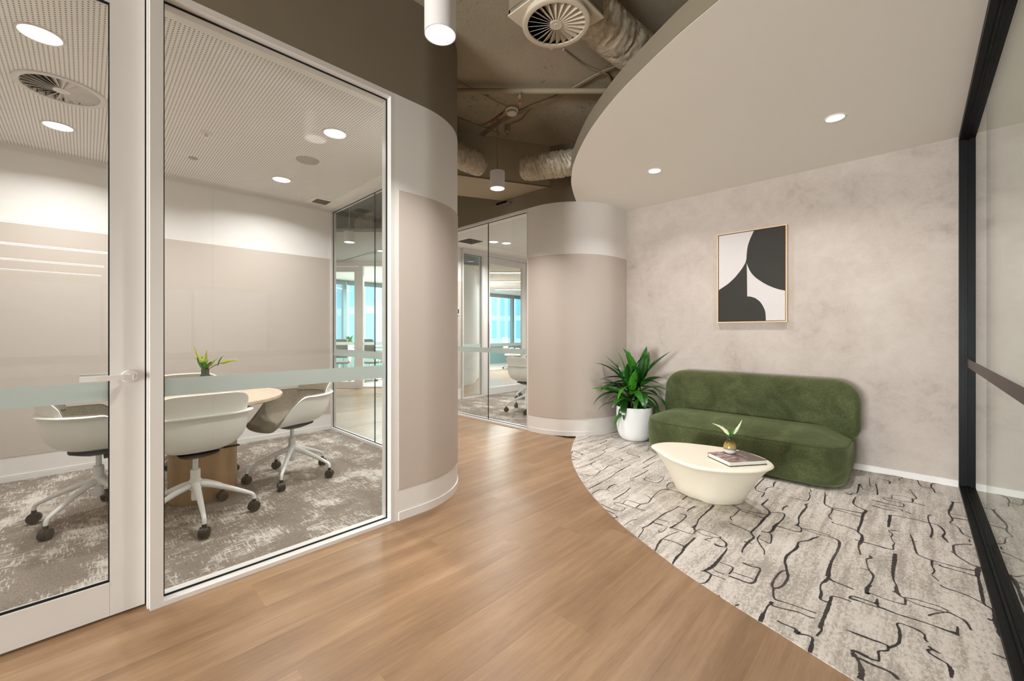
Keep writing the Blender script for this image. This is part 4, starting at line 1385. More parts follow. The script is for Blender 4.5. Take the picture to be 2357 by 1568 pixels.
# book with two boards, page block and a photo jacket
e1 = Vector((0.262, 0.046))     # camera right / forward components of the long edge
ex = (RT * e1.x + FW * e1.y)
brz = math.atan2(ex.y, ex.x)
book = thing('book', 'hardcover book with plum jacket lying on the cream coffee table under the bud vase', 'book', (-0.861, 3.042, CT + 0.0005), brz)
BL, BW, BH = 0.270, 0.223, 0.030
MB().box(-BL / 2, BL / 2, -BW / 2, BW / 2, 0, 0.003).build('back_cover', 'book_black', book)
MB().box(-BL / 2, BL / 2, -BW / 2, BW / 2, BH - 0.003, BH).build('front_cover', 'book_jacket', book)
MB().box(-BL / 2 + 0.004, BL / 2 - 0.006, -BW / 2 + 0.006, BW / 2 - 0.006, 0.003, BH - 0.003).build('page_block', 'page_white', book)
MB().box(-BL / 2, BL / 2, BW / 2 - 0.004, BW / 2, 0.003, BH - 0.003).build('spine', 'book_jacket', book)
# the white title is unreadable at this size: a short run of small irregular strokes
tm = MB()
xx = -0.055
rng = random.Random(5)
tt = []
for i in range(15):
    w = rng.uniform(0.003, 0.006)
    hgt = rng.choice((0.006, 0.006, 0.007, 0.010))
    tt.append((xx, w, hgt))
    xx += w + 0.0025
for q, w, hgt in tt:
    tm.box(0.045 - hgt / 2 + 0.003, 0.045 + hgt / 2, -(q + w), -q, BH, BH + 0.0003)
o = tm.build('title_print', 'print_white', book)
o['label'] = 'white title print on the jacket'

# bud vase
VZ = CT + BH + 0.0012
vase = thing('vase', 'small glazed bud vase with white base and dark shoulder, on the plum book', 'vase', (-0.915, 3.083, VZ))
prof = [(0.0, 0.0005), (0.026, 0.001), (0.034, 0.006), (0.039, 0.018), (0.0405, 0.032), (0.039, 0.05), (0.034, 0.068), (0.026, 0.082), (0.016, 0.090), (0.0125, 0.097), (0.0125, 0.104), (0.0148, 0.108), (0.0125, 0.1085), (0.010, 0.104), (0.010, 0.095)]
MB().lathe(prof, 0, 0, 36, False, True).build('body', 'vase_glaze', vase, 60)


def spike(p0, p1, bend, r0, mat, name, parent, n=26):
    """tapering flower spike set with rows of tiny buds"""
    P0, P1, B = Vector(p0), Vector(p1), Vector(bend)
    path = []
    for i in range(n + 1):
        s = i / n
        path.append(P0 * (1 - s) ** 2 + B * 2 * s * (1 - s) + P1 * s * s)
    rad = [r0 * (0.55 + 0.45 * smooth01(0, 0.12, i / n)) * (1 - 0.93 * (i / n) ** 1.15) for i in range(n + 1)]
    return MB().tube(path, rad, 12, True, lambda i, a, p: rad[i] * 0.34 * math.sin(a * 5 + i * 2.1) * math.cos(i * 2.6)).build(name, mat, parent, True)


def leaf_mb(length, width, droop, fold=0.35, n=9, rise=0.0, tipw=0.0):
    """leaf along +X, V-folded about the midrib, bending down by droop radians at the tip"""
    vs, fs = [], []
    x = z = 0.0
    ang = rise
    for i in range(n + 1):
        s = i / n
        w = width * (math.sin(PI * min(1, s * 0.93 + 0.07)) ** 0.8) * (1 - 0.35 * s)
        if i == n:
            w = 0.0006
        vs += [(x, -w, z + w * fold), (x, 0, z), (x, w, z + w * fold)]
        ang -= droop / n * (0.4 + 1.2 * s)
        x += length / n * math.cos(ang)
        z += length / n * math.sin(ang)
    for i in range(n):
        a, b = 3 * i, 3 * i + 3
        fs += [(a, a + 1, b + 1, b), (a + 1, a + 2, b + 2, b + 1)]
    m = MB()
    m.add(vs, fs)
    return m


# coffee-table stems: coordinates along camera right (RT) and up, from the vase mouth
def rv(r, u, f=0.0):
    p = RT * r + FW * f
    return (p.x, p.y, u)


spike(rv(-0.008, 0.128, 0.0), rv(-0.125, 0.205, -0.01), rv(-0.05, 0.185, 0), 0.012, 'flower_cream', 'flower_spike', vase)
spike(rv(0.026, 0.132, 0.005), rv(0.094, 0.222, 0.02), rv(0.065, 0.165, 0.01), 0.012, 'flower_cream', 'flower_spike', vase)
for (r, u, f), rise, yaw, ln, wd in (((-0.002, 0.104, 0), 1.9, 0.3, 0.075, 0.011), ((0.003, 0.104, 0), 1.25, -0.2, 0.075, 0.013), ((0.0, 0.104, 0.004), 1.5, 1.2, 0.05, 0.009)):
    me = leaf_mb(ln, wd, 0.5, 0.4, 8, rise)
    me.build('leaf', 'leaf_small', vase, True, loc=rv(r, u, f), rot=(0, 0, math.atan2(RT.y, RT.x) + yaw * 0.5))
MB().tube([rv(0, 0.10), rv(-0.004, 0.118), rv(-0.010, 0.132)], 0.0018, 6).tube([rv(0.002, 0.10), rv(0.012, 0.12), rv(0.026, 0.134)], 0.0018, 6).build('stem', 'leaf_small', vase, True)

# ================================================================== POTTED PLANT
pp = thing('potted_plant', 'leafy green plant in a rounded white floor pot, beside the green sofa', 'plant', (-2.262, 4.30, 0.003))
MB().lathe([(0.0, 0.0), (0.115, 0.0), (0.14, 0.008), (0.165, 0.035), (0.185, 0.08), (0.197, 0.15), (0.201, 0.23), (0.201, 0.32), (0.199, 0.366), (0.194, 0.372), (0.188, 0.366), (0.186, 0.325)], 0, 0, 56, False, False).build('pot', 'pot_white', pp, 60)
MB().lathe([(0.187, 0.325), (0.10, 0.335), (0.0, 0.338)], 0, 0, 32, False, False).build('soil', 'soil', pp, True)
rng = random.Random(21)
canes = [(-0.06, -0.03, 0.62), (0.05, 0.02, 0.66), (0.0, -0.08, 0.50), (-0.02, 0.07, 0.56)]
cm = MB()
for x, y, h in canes:
    cm.tube([(x * 0.8, y * 0.8, 0.32), (x, y, 0.45), (x * 1.15, y * 1.15, h)], [0.012, 0.011, 0.008], 8)
cm.build('cane', 'stem_brown', pp, True)
leaf_var = {}
for dn, dr in (('a', 0.35), ('b', 0.9), ('c', 1.5), ('d', 2.1)):
    leaf_var[dn] = leaf_mb(0.34, 0.030, dr, 0.38, 12).mesh('leaf', 'leaf_gloss', True, False)


def put_leaf(x, y, z, az, el, sc, dn, roll=0.0, ws=1.0):
    M = Matrix.Rotation(az, 4, 'Z') @ Matrix.Rotation(-el, 4, 'Y') @ Matrix.Rotation(roll, 4, 'X')
    # reject leaves that would pass through the walls
    me = leaf_var[dn]
    for i in (1 + 3 * 6, 1 + 3 * 9, 1 + 3 * 12):
        p = M @ (Vector(me.vertices[i].co) * sc)
        wx, wy = x + p.x - 2.262, y + p.y + 4.30
        if wy > BACK_Y - 0.02 or math.hypot(wx - C2[0], wy - C2[1]) < C2[2] + 0.02 or (wx > -2.0 and wy > 3.98 and z + p.z < 0.36):
            return False
    o = use(me, 'leaf', pp, (x, y, z), None, (sc, sc * ws, sc))
    o.rotation_euler = M.to_euler()
    return True


GA = math.radians(137.5)
az0 = 0.4
for ci, (cx, cy, h) in enumerate(canes):
    nl = 19 if ci < 2 else 14
    for i in range(nl):
        s = i / (nl - 1)                       # 0 = crown top, 1 = lowest
        az = az0 + i * GA + ci * 1.3
        el = math.radians(74 - 84 * s ** 0.7 + rng.uniform(-10, 10))
        sc = (0.85 + 0.5 * math.sin(PI * min(1, s * 0.9 + 0.15))) * rng.uniform(0.9, 1.12)
        dn = 'a' if s < 0.18 else ('b' if s < 0.4 else ('c' if s < 0.75 else 'd'))
        z = h + 0.03 - 0.24 * s
        x, y = cx * 1.15 + 0.01 * math.cos(az), cy * 1.15 + 0.01 * math.sin(az)
        for _ in range(7):
            if put_leaf(x, y, z, az, el, sc, dn, rng.uniform(-0.4, 0.4), rng.uniform(1.0, 1.55)):
                break
            az += 0.7
            sc *= 0.95
# a few broad upright leaves at the crowns
for x, y, z, az, el, sc, dn in ((-0.07, -0.04, 0.60, 2.6, 1.32, 1.15, 'a'), (0.055, 0.02, 0.66, 0.6, 1.42, 1.15, 'a'), (0.06, 0.03, 0.65, 0.9, 1.28, 1.05, 'a'), (0.03, 0.0, 0.64, 2.4, 1.2, 1.2, 'a')):
    put_leaf(x, y, z, az, el, sc, dn, 1.2, 1.7)

# ================================================================== ART
AY = 4.658
art = thing('framed_art', 'abstract black and white canvas in a thin oak frame above the sofa', 'picture', (-1.193, AY, 1.767))
AX0, AX1, AZ0, AZ1 = -1.507 + 1.193, -0.880 + 1.193, 1.299 - 1.767, 2.232 - 1.767
fm = MB()
T = 0.010
for b in ((AX0, AX1, 0, 0.05, AZ0, AZ0 + T), (AX0, AX1, 0, 0.05, AZ1 - T, AZ1), (AX0, AX0 + T, 0, 0.05, AZ0 + T, AZ1 - T), (AX1 - T, AX1, 0, 0.05, AZ0 + T, AZ1 - T)):
    fm.box(*b)
fm.build('frame', 'oak_frame', art)
MB().box(AX0 + T, AX1 - T, 0.016, 0.045, AZ0 + T, AZ1 - T).build('shadow_gap', 'black_rubber', art)
cx0, cx1, cz0, cz1 = AX0 + 0.016, AX1 - 0.016, AZ0 + 0.016, AZ1 - 0.016
MB().box(cx0, cx1, 0.008, 0.040, cz0, cz1).build('canvas', 'art_white', art)
ART = [[(-1.159, 2.221), (-1.192, 2.148), (-1.211, 2.093), (-1.22, 2.051), (-1.225, 2.008), (-1.228, 1.968), (-1.229, 1.928), (-1.226, 1.899), (-1.214, 1.861), (-1.195, 1.814), (-1.166, 1.769), (-1.127, 1.728), (-1.065, 1.678), (-1.024, 1.652), (-0.985, 1.631), (-0.943, 1.613), (-0.89, 1.597), (-0.89, 2.231)], [(-1.227, 1.957), (-1.232, 1.929), (-1.241, 1.9), (-1.27, 1.849), (-1.3, 1.809), (-1.338, 1.763), (-1.386, 1.717), (-1.417, 1.693), (-1.449, 1.672), (-1.505, 1.637), (-1.505, 1.306), (-1.057, 1.304), (-1.058, 1.355), (-1.063, 1.405), (-1.073, 1.437), (-1.086, 1.466), (-1.105, 1.499), (-1.127, 1.522), (-1.15, 1.541), (-1.179, 1.554), (-1.198, 1.56), (-1.222, 1.562), (-1.223, 1.709), (-1.225, 1.826), (-1.227, 1.899)]]


def paint(pts):
    m = MB()
    q = [(min(max(x + 1.193, cx0), cx1), min(max(z - 1.767, cz0), cz1)) for x, z in pts]
    n = len(q)
    m.add([(x, 0.0071, z) for x, z in q] + [(x, 0.0085, z) for x, z in q], [tuple(range(n)), tuple(range(2 * n - 1, n - 1, -1))] + [(i, n + i, n + (i + 1) % n, (i + 1) % n) for i in range(n)])
    m.build('painted_shape', 'art_black', art)


def smooth_poly(pts):
    """rounds the curved runs of an outline and keeps its true corners"""
    n = len(pts)
    cor = []
    for i in range(n):
        a, b, c = (Vector(pts[(i + d) % n]) for d in (-1, 0, 1))
        if (b - a).angle(c - b, 0) > math.radians(33):
            cor.append(i)
    out = []
    for i, j in zip(cor, cor[1:] + [cor[0] + n]):
        run = [pts[k % n] for k in range(i, j + 1)]
        out += (spline(run, 5) if len(run) > 2 else run)[:-1]
    return out


for sh in ART:
    paint(smooth_poly(sh))

# ================================================================== SWIVEL TUB CHAIRS
CH = {}
AF, AB, BB = 0.285, 0.262, 0.272


def rim(d):
    """plan radius and rim height at angle d from the front (0) to the back (pi)"""
    a = AF if d < PI / 2 else AB
    c, s = abs(math.cos(d)), abs(math.sin(d))
    n = 2.5
    r = (abs(c / a) ** n + abs(s / BB) ** n) ** (-1 / n)
    h = 0.472 + 0.222 * smooth01(math.radians(36), math.radians(89), d) + 0.012 * smooth01(math.radians(89), PI, d)
    return r, h


NA = 72


def shell_rings(off, t_list, ext=True, lip=True, roll=False):
    zb = 0.455
    rings = []
    for tt_ in t_list:
        ring = []
        al = tt_ * PI / 2
        for i in range(NA):
            ph = 2 * PI * i / NA
            d = ph if ph <= PI else 2 * PI - ph
            R, H = rim(d)
            R -= off
            r = R * math.sin(al) ** 0.60
            z = zb + off + (H - zb - off * 0.5) * (1 - math.cos(al) ** 0.72)
            ring.append((r * math.cos(ph), r * math.sin(ph), z))
        rings.append(ring)
    prof_ = []
    if lip:
        prof_ = [(0.014, 0.004, 0.002, -0.006), (0.028, 0.006, 0.000, -0.013), (0.0345, 0.002, -0.005, -0.020), (0.032, -0.001, -0.011, -0.024), (0.026, -0.004, -0.012, -0.025)]
    if roll:
        prof_ = [(0.002, 0.022, 0.001, 0.001), (0.004, 0.036, 0.001, -0.012), (0.005, 0.038, -0.001, -0.028), (0.006, 0.028, -0.003, -0.042), (0.006, 0.006, -0.005, -0.047)]
    if prof_:
        for w_arm, w_front, dza, dzf in prof_:
            ring = []
            for i in range(NA):
                ph = 2 * PI * i / NA
                d = ph if ph <= PI else 2 * PI - ph
                R, H = rim(d)
                a = smooth01(math.radians(45), math.radians(105), d)
                f = 1 - smooth01(math.radians(34), math.radians(75), d)
                r = R - off + w_arm * a + w_front * f
                z = H + off * 0.5 + dza * a + dzf * f
                ring.append((r * math.cos(ph), r * math.sin(ph), z))
            rings.append(ring)
    return rings


def back_ext(off, top=1.0):
    """raised back above the arm line"""
    vs, fs = [], []
    D = math.radians(57)
    n, m = 56, 7
    for i in range(n + 1):
        de = -D + 2 * D * i / n
        ph = PI + de
        R, H = rim(PI - abs(de))
        tq = max(0.0, (abs(de) - math.radians(22)) / (D - math.radians(22)))
        e = 0.128 * max(0.0, 1 - tq ** 2.3) ** 0.55
        for j in range(m + 1):
            s = j / m * top
            r = R - off - 0.003 + 0.042 * (s * e / 0.128) ** 1.3
            vs.append((r * math.cos(ph), r * math.sin(ph), H - 0.012 + (e + 0.012) * s))
    for i in range(n):
        for j in range(m):
            a = i * (m + 1) + j
            fs.append((a, a + 1, a + m + 2, a + m + 1))
    return vs, fs


def thick_mesh(rings, extra, name, mat, th):
    m = MB()
    m.loft(rings, True, False)
    if extra:
        m.add(*extra)
    me = bpy.data.meshes.new(name)
    me.from_pydata(m.v, [], m.f)
    bm = bmesh.new()
    bm.from_mesh(me)
    bmesh.ops.recalc_face_normals(bm, faces=bm.faces)
    # thicken along the vertex normals (towards the inside of the tub) and close the open rims
    bm.normal_update()
    vs = bm.verts[:]
    fs = bm.faces[:]
    es = [e for e in bm.edges if len(e.link_faces) == 1]
    twin = {v: bm.verts.new(v.co - v.normal * th) for v in vs}
    for f in fs:
        bm.faces.new([twin[v] for v in reversed(f.verts)])
    for e in es:
        a, b = e.verts
        bm.faces.new([a, b, twin[b], twin[a]])
    bmesh.ops.recalc_face_normals(bm, faces=bm.faces)
    bm.to_mesh(me)
    bm.free()
    me.materials.append(MATS[mat])
    me.polygons.foreach_set('use_smooth', [True] * len(me.polygons))
    me.set_sharp_from_angle(angle=math.radians(55))
    return me


TL = [0.12, 0.25, 0.38, 0.5, 0.62, 0.72, 0.81, 0.89, 0.95, 1.0]
CH['shell'] = thick_mesh(shell_rings(0.0, TL), back_ext(0.0), 'shell', 'shell_white', 0.006)
CH['liner'] = thick_mesh(shell_rings(0.011, TL, lip=False, roll=True), back_ext(0.0125, 0.94), 'seat_liner', 'chair_fabric', 0.007)
mm = MB()
mm.loft([rrect(-0.06, 0.06, -0.05, 0.05, 0.02, 4), rrect(-0.12, 0.12, -0.09, 0.09, 0.03, 4)] and
        [[(x, y, 0.405) for x, y in rrect(-0.05, 0.05, -0.045, 0.045, 0.02, 4)], [(x, y, 0.418) for x, y in rrect(-0.09, 0.09, -0.07, 0.07, 0.03, 4)],
         [(x, y, 0.438) for x, y in rrect(-0.135, 0.135, -0.10, 0.10, 0.03, 4)], [(x, y, 0.450) for x, y in rrect(-0.14, 0.14, -0.105, 0.105, 0.03, 4)]])
CH['mech'] = mm.mesh('tilt_mechanism', 'caster_black', 40)
CH['lever'] = MB().tube([(0.03, -0.08, 0.43), (0.03, -0.17, 0.428)], 0.006, 8).loft(
    [[(0.03 + a, y, 0.427 + b) for a, b in ((-0.012, -0.004), (0.012, -0.004), (0.012, 0.004), (-0.012, 0.004))] for y in (-0.16, -0.25)]).mesh('lever', 'caster_black', 40)
CH['column'] = MB().lathe([(0.0145, 0.30), (0.0145, 0.415)], 0, 0, 20).lathe([(0.024, 0.235), (0.0265, 0.24), (0.0265, 0.325), (0.024, 0.33)], 0, 0, 24).lathe([(0.020, 0.135), (0.022, 0.14), (0.022, 0.22)], 0, 0, 20).mesh('gas_column', 'chair_metal_white', 40)
CH['hub'] = MB().lathe([(0.026, 0.200), (0.034, 0.205), (0.037, 0.235), (0.033, 0.262), (0.028, 0.268)], 0, 0, 24).mesh('base_hub', 'chair_metal_white', 40)
lp = spline([(0.02, 0, 0.236), (0.10, 0, 0.212), (0.20, 0, 0.170), (0.285, 0, 0.130), (0.312, 0, 0.112), (0.318, 0, 0.080)], 5)
CH['leg'] = MB().tube(lp, [0.022 - 0.0105 * min(1, i / (len(lp) * 0.62)) for i in range(len(lp))], 12).mesh('leg', 'chair_metal_white', True)
cm = MB()
for s in (-1, 1):
    rings = []
    for yy, r in ((0.006, 0.028), (0.008, 0.0315), (0.022, 0.0315), (0.025, 0.027), (0.0255, 0.014)):
        rings.append([(0.318 + r * math.cos(2 * PI * i / 22), s * yy, 0.0335 + r * math.sin(2 * PI * i / 22)) for i in range(22)])
    cm.loft(rings)
hood = []
for yy in (-0.0065, 0.0065):
    hood.append([(0.318 + 0.034 * math.cos(a), yy, 0.0335 + 0.034 * math.sin(a)) for a in [math.radians(-10 + 200 * i / 12) for i in range(13)]])
cm.loft(hood)
cm.lathe([(0.0125, 0.060), (0.0125, 0.084)], 0.318, 0, 14)
CH['caster'] = cm.mesh('caster', 'caster_black', 40)


def tub_chair(loc, rz, phase, label, group='white tub chairs round the near meeting table', seed=1):
    t = thing('swivel_chair', label, 'chair', (*loc, 0.002), math.radians(rz), group)
    use(CH['shell'], 'shell', t)
    use(CH['liner'], 'seat_liner', t)
    use(CH['mech'], 'tilt_mechanism', t)
    use(CH['lever'], 'lever', t)
    use(CH['column'], 'gas_column', t)
    use(CH['hub'], 'base_hub', t)
    rg = random.Random(seed)
    for k in range(5):
        lg = use(CH['leg'], 'leg', t, rot=(0, 0, math.radians(phase - rz + 72 * k)))
        cs = use(CH['caster'], 'caster', lg)
        a = rg.uniform(-0.9, 0.9)
        # swivel the caster about its own stem
        c, s = math.cos(a), math.sin(a)
        cs.rotation_euler = (0, 0, a)
        cs.location = (0.318 - 0.318 * c, -0.318 * s, 0)
    return t


tub_chair((-3.82, 0.06), 90, 28, 'white tub chair behind the glass door, woven liner showing over its arm', seed=3)
tub_chair((-3.283, 0.487), 183, -1, 'white tub chair seen from behind, between the front window and the oak table', seed=8)
tub_chair((-3.705, 1.194), -84, 41, 'white tub chair showing its woven seat front, nearest the corridor glass', seed=5)
tub_chair((-4.35, 0.62), 0, 58, 'white tub chair mostly hidden behind the oak table and its plant', seed=9)
tub_chair((-4.24, 4.68), 100, 20, 'white tub chair near the glass of the second room, its back towards us', 'white tub chairs in the second room', 2)
tub_chair((-4.95, 5.62), -75, 33, 'white tub chair further in the second room, its woven back towards the far door', 'white tub chairs in the second room', 4)

# ================================================================== MEETING TABLE
mt = thing('meeting_table', 'round oak meeting table on an oak drum base in the near meeting room', 'table', (-3.72, 0.60, 0.002))
tt2 = []
for rr, z in ((0.985, 0.708), (0.997, 0.712), (1.0, 0.728), (0.994, 0.733)):
    tt2.append([(0.572 * rr * math.cos(2 * PI * i / 96), 0.498 * rr * math.sin(2 * PI * i / 96), z) for i in range(96)])
MB().loft(tt2).build('tabletop', 'table_oak', mt, 40)
MB().lathe([(0.205, 0.0), (0.207, 0.003), (0.207, 0.700), (0.205, 0.708)], -0.06, 0.01, 64).build('drum_base', 'drum_oak', mt, 40)
TZ = 0.7355
tb = thing('book', 'black book lying flat on the oak meeting table under the dark vase', 'book', (-4.035, 0.70, TZ), math.radians(44))
MB().box(-0.09, 0.09, -0.115, 0.115, 0, 0.003).box(-0.09, 0.09, -0.115, 0.115, 0.019, 0.022).box(-0.09, 0.09, 0.112, 0.115, 0.003, 0.019).build('cover', 'book_black', tb)
MB().box(-0.086, 0.086, -0.111, 0.112, 0.003, 0.019).build('page_block', 'page_white', tb)
v2 = thing('vase', 'dark smoky vase of green flower spikes on the oak meeting table', 'vase', (-4.06, 0.665, TZ + 0.0225))
MB().lathe([(0.0, 0.0), (0.04, 0.001), (0.055, 0.012), (0.060, 0.035), (0.054, 0.065), (0.036, 0.095), (0.027, 0.112), (0.0265, 0.150), (0.024, 0.150), (0.023, 0.11)], 0, 0, 36, False, True).build('body', 'vase_dark', v2, 60)
Z0 = 0.150
for p0, p1, bd_, r0 in (((-0.015, 0.05), (-0.100, 0.185), (-0.060, 0.10), 0.014), ((0.006, 0.045), (0.014, 0.155), (0.004, 0.09), 0.013), ((0.03, 0.02), (0.105, 0.085), (0.06, 0.06), 0.012), ((0.13, 0.045), (0.285, 0.065), (0.2, 0.075), 0.013)):
    spike(rv(p0[0], Z0 + p0[1], 0.02 * p0[0]), rv(p1[0], Z0 + p1[1], -0.1 * p1[0]), rv(bd_[0], Z0 + bd_[1]), r0, 'flower_green', 'flower_spike', v2)
st = MB()
st.tube([rv(0.0, Z0 - 0.03), rv(-0.012, Z0 + 0.055)], 0.003, 6).tube([rv(0.004, Z0 - 0.03), rv(0.006, Z0 + 0.05)], 0.003, 6).tube([rv(0.01, Z0 - 0.03), rv(0.032, Z0 + 0.025)], 0.003, 6)
st.tube(spline([rv(0.012, Z0 - 0.03), rv(0.03, Z0 - 0.002), rv(0.08, Z0 + 0.03), rv(0.132, Z0 + 0.048)], 6), 0.0028, 6)
st.build('stem', 'stem_brown', v2, True)
for r, u, yaw, rise, ln, wd in ((-0.01, -0.02, 0.2, 2.2, 0.13, 0.022), (-0.012, 0.0, -0.3, 2.0, 0.10, 0.018), (0.0, -0.01, 0.6, 1.5, 0.10, 0.02), (0.012, -0.01, -0.5, 1.0, 0.11, 0.017), (0.10, 0.02, 0.2, 1.35, 0.10, 0.018), (-0.004, -0.02, 1.2, 1.7, 0.09, 0.02), (0.004, -0.02, -1.4, 1.6, 0.08, 0.02), (-0.03, 0.06, 0.4, 2.8, 0.07, 0.008)):
    leaf_mb(ln, wd, 0.6, 0.4, 8, rise).build('leaf', 'leaf_small', v2, True, loc=rv(r, Z0 + u), rot=(0, 0, math.atan2(RT.y, RT.x) + yaw))

# ================================================================== CEILING FITTINGS
def downlight(x, y, r, label, group, mat_ring='ceiling_white'):
    t = thing('downlight', label, 'light', (x, y, CEIL), 0, group)
    MB().lathe([(r + 0.012, -0.0005), (r + 0.011, -0.005), (r + 0.003, -0.006), (r, -0.001)], 0, 0, 40, False, False).build('trim_ring', mat_ring, t, True)
    MB().lathe([(0.0, -0.003), (r, -0.003), (r, -0.0015), (0.0, -0.0015)], 0, 0, 40, False, False).build('diffuser', 'lamp_glow', t)
    return t


G1, G2 = 'downlights in the lounge ceiling', 'downlights in the near meeting room'
downlight(*LOUNGE_LIGHTS[0], 0.052, 'small round downlight above the left end of the sofa', G1)
downlight(*LOUNGE_LIGHTS[1], 0.052, 'small round downlight above the right end of the sofa, nearer the black glazing', G1)
downlight(*ROOM_LIGHTS[0], 0.076, 'round downlight over the glass door, the large one in front of the swirl diffuser', G2, 'frame_white')
downlight(*ROOM_LIGHTS[1], 0.076, 'round downlight behind the swirl diffuser, near the back wall of the meeting room', G2, 'frame_white')
downlight(*ROOM_LIGHTS[2], 0.076, 'round downlight just inside the front window, left of its right jamb', G2, 'frame_white')
downlight(*ROOM_LIGHTS[3], 0.076, 'round downlight near the back wall and the small dark grille', G2, 'frame_white')
downlight(*ROOM2_LIGHTS[0], 0.075, 'downlight in the second room, the left of the touching pair', 'downlights in the second room', 'frame_white')
downlight(*ROOM2_LIGHTS[1], 0.075, 'downlight in the second room, the right of the touching pair', 'downlights in the second room', 'frame_white')
tx, ty = fr(7.7, -2.42)
downlight(tx, ty, 0.075, 'downlight in the low grey ceiling at the far end of the corridor', 'far downlights', 'frame_white')


def pendant(x, y, z, r, h, label, rose=True):
    t = thing('pendant_light', label, 'light', (x, y, z), 0, 'white cylinder pendant lights')
    MB().lathe([(r - 0.004, 0.006), (r - 0.004, 0.0), (r, 0.0), (r, h), (r - 0.003, h + 0.003), (0.0, h + 0.003)], 0, 0, 48, False, False).build('shade', 'pendant_white', t, 40)
    MB().lathe([(0.0, 0.004), (r - 0.005, 0.004), (r - 0.005, 0.010), (0.0, 0.010)], 0, 0, 40, False, False).build('diffuser', 'lamp_glow', t)
    MB().tube([(0, 0, h), (0, 0, SLAB - z)], 0.008, 8).build('suspension_rod', 'cable_grey', t, True)
    return t


pendant(*PENDANTS[0], 0.075, 0.175, 'large white cylinder pendant beside the taupe bulkhead, nearest to us')
p2_ = pendant(*PENDANTS[1], 0.076, 0.17, 'white cylinder pendant hanging in the corridor mouth between the two ducts')
pendant(*PENDANTS[2], 0.075, 0.15, 'white cylinder pendant far down the corridor, seen through the meeting room glass')
for i_, q_ in enumerate(PENDANTS[3:]):
    pendant(*q_, 0.075, 0.19, 'unseen white cylinder pendant added for fill in the hall behind us, ' + ('nearer one' if i_ == 0 else 'farther one'))


def swirl(loc, r, label, plate=None, box=None, mat='diffuser_beige', phase=0.0):
    t = thing('swirl_diffuser', label, 'vent', loc, 0)
    ri, rh = r * 0.845, r * 0.185
    MB().lathe([(ri, 0.004), (ri, -0.004), (r * 0.97, -0.007), (r, -0.004), (r, 0.004)], 0, 0, 64, False, False).build('outer_ring', mat, t, 40)
    MB().lathe([(0.0, -0.005), (rh * 0.35, -0.005), (rh * 0.37, -0.0035), (rh, -0.0045), (rh, 0.012), (0.0, 0.012)], 0, 0, 32, False, False).build('hub', mat, t, 40)
    n = 24
    w0, w1 = rh * PI / n * 1.5, ri * PI / n * 1.55
    tl = math.radians(-38)
    b = MB()
    vs = []
    for rr, w in ((rh * 0.9, w0), (ri * 1.01, w1)):
        for s, zo in ((-1, 0.0), (1, 0.0), (1, 0.0022), (-1, 0.0022)):
            vs.append((rr, s * w * math.cos(tl), s * w * math.sin(tl) + zo + abs(w * math.sin(tl)) - 0.003))
    b.add(vs, [(0, 1, 2, 3), (7, 6, 5, 4), (0, 4, 5, 1), (1, 5, 6, 2), (2, 6, 7, 3), (3, 7, 4, 0)])
    bm_ = b.mesh('blade', mat)
    for k in range(n):
        use(bm_, 'blade', t, rot=(0, 0, phase + 2 * PI * k / n))
    dk = MB().lathe([(0.0, 0.06), (r * 0.87, 0.06), (r * 0.87, 0.004)], 0, 0, 40, False, False)
    dk.build('dark_chamber', 'vent_dark', t)
    if plate:
        a = plate / 2
        pm = MB()
        n_ = 64
        sq, ci = [], []
        for i in range(n_):
            an = 2 * PI * i / n_
            c, s = math.cos(an), math.sin(an)
            k = a / max(abs(c), abs(s))
            sq.append((c * k, s * k))
            ci.append((c * r * 0.99, s * r * 0.99))
        pm.loft([[(x * 0.96, y * 0.96, 0.002) for x, y in ci], [(x * 0.93, y * 0.93, 0.043) for x, y in ci], [(x, y, 0.043) for x, y in sq], [(x, y, 0.052) for x, y in sq], [(x * 0.93, y * 0.93, 0.052) for x, y in ci]], False, False)
        pm.build('face_plate', mat, t)
    if box:
        a = plate / 2 - 0.004
        MB().box(-a, a, -a, a, 0.075, box).build('plenum_box', 'taupe_paint', t)
        MB().box(-a, a, -a, -a + 0.01, 0.052, 0.078).box(-a, a, a - 0.01, a, 0.052, 0.078).box(-a, -a + 0.01, -a, a, 0.052, 0.078).box(a - 0.01, a, -a, a, 0.052, 0.078).build('plenum_skirt', 'taupe_paint', t)
    return t


swirl((-1.497, 1.906, 2.987), 0.1955, 'round swirl air diffuser on a square box below the slab, joined to the big duct', 0.396, SLAB - 2.987)
swirl((-3.815, -0.105, CEIL - 0.003), 0.205, 'white swirl air diffuser in the perforated ceiling of the near meeting room', mat='frame_white')


# ---- insulated flexible ducts
def duct(path, r, label, seed, caps=(True, True)):
    P = [Vector(p) for p in spline(path, 26)]
    def wob(i, a, p):
        w = i * 0.42 + 1.6 * math.sin(a + seed) + 0.8 * math.sin(2 * a + i * 0.05)
        n1 = abs(noise.noise(Vector((w * 0.8 + seed, math.cos(a) * 1.1, math.sin(a) * 1.1))))
        n2 = noise.noise(Vector((i * 0.05 + math.cos(a) * 1.2 + seed * 3, math.sin(a) * 1.2, i * 0.02)))
        n3 = abs(noise.noise(Vector((w * 1.9 + seed * 2, math.cos(a) * 2.5, math.sin(a) * 2.5))))
        return r * (0.05 - 0.16 * n1 + 0.05 * n2 - 0.07 * n3)
    n = len(P)
    rad = [r] * n
    if caps[0]:
        for q in range(18):
            rad[q] = r * math.sin(math.acos(1 - (q + 0.6) / 18.6))
    if caps[1]:
        for q in range(18):
            rad[-1 - q] = r * math.sin(math.acos(1 - (q + 0.6) / 18.6))
    o = MB().tube([tuple(p) for p in P], rad, 48, True, wob).build('air_duct', 'duct_wrap', None, True)
    return tag(o, label, 'duct', 'insulated flexible ducts')


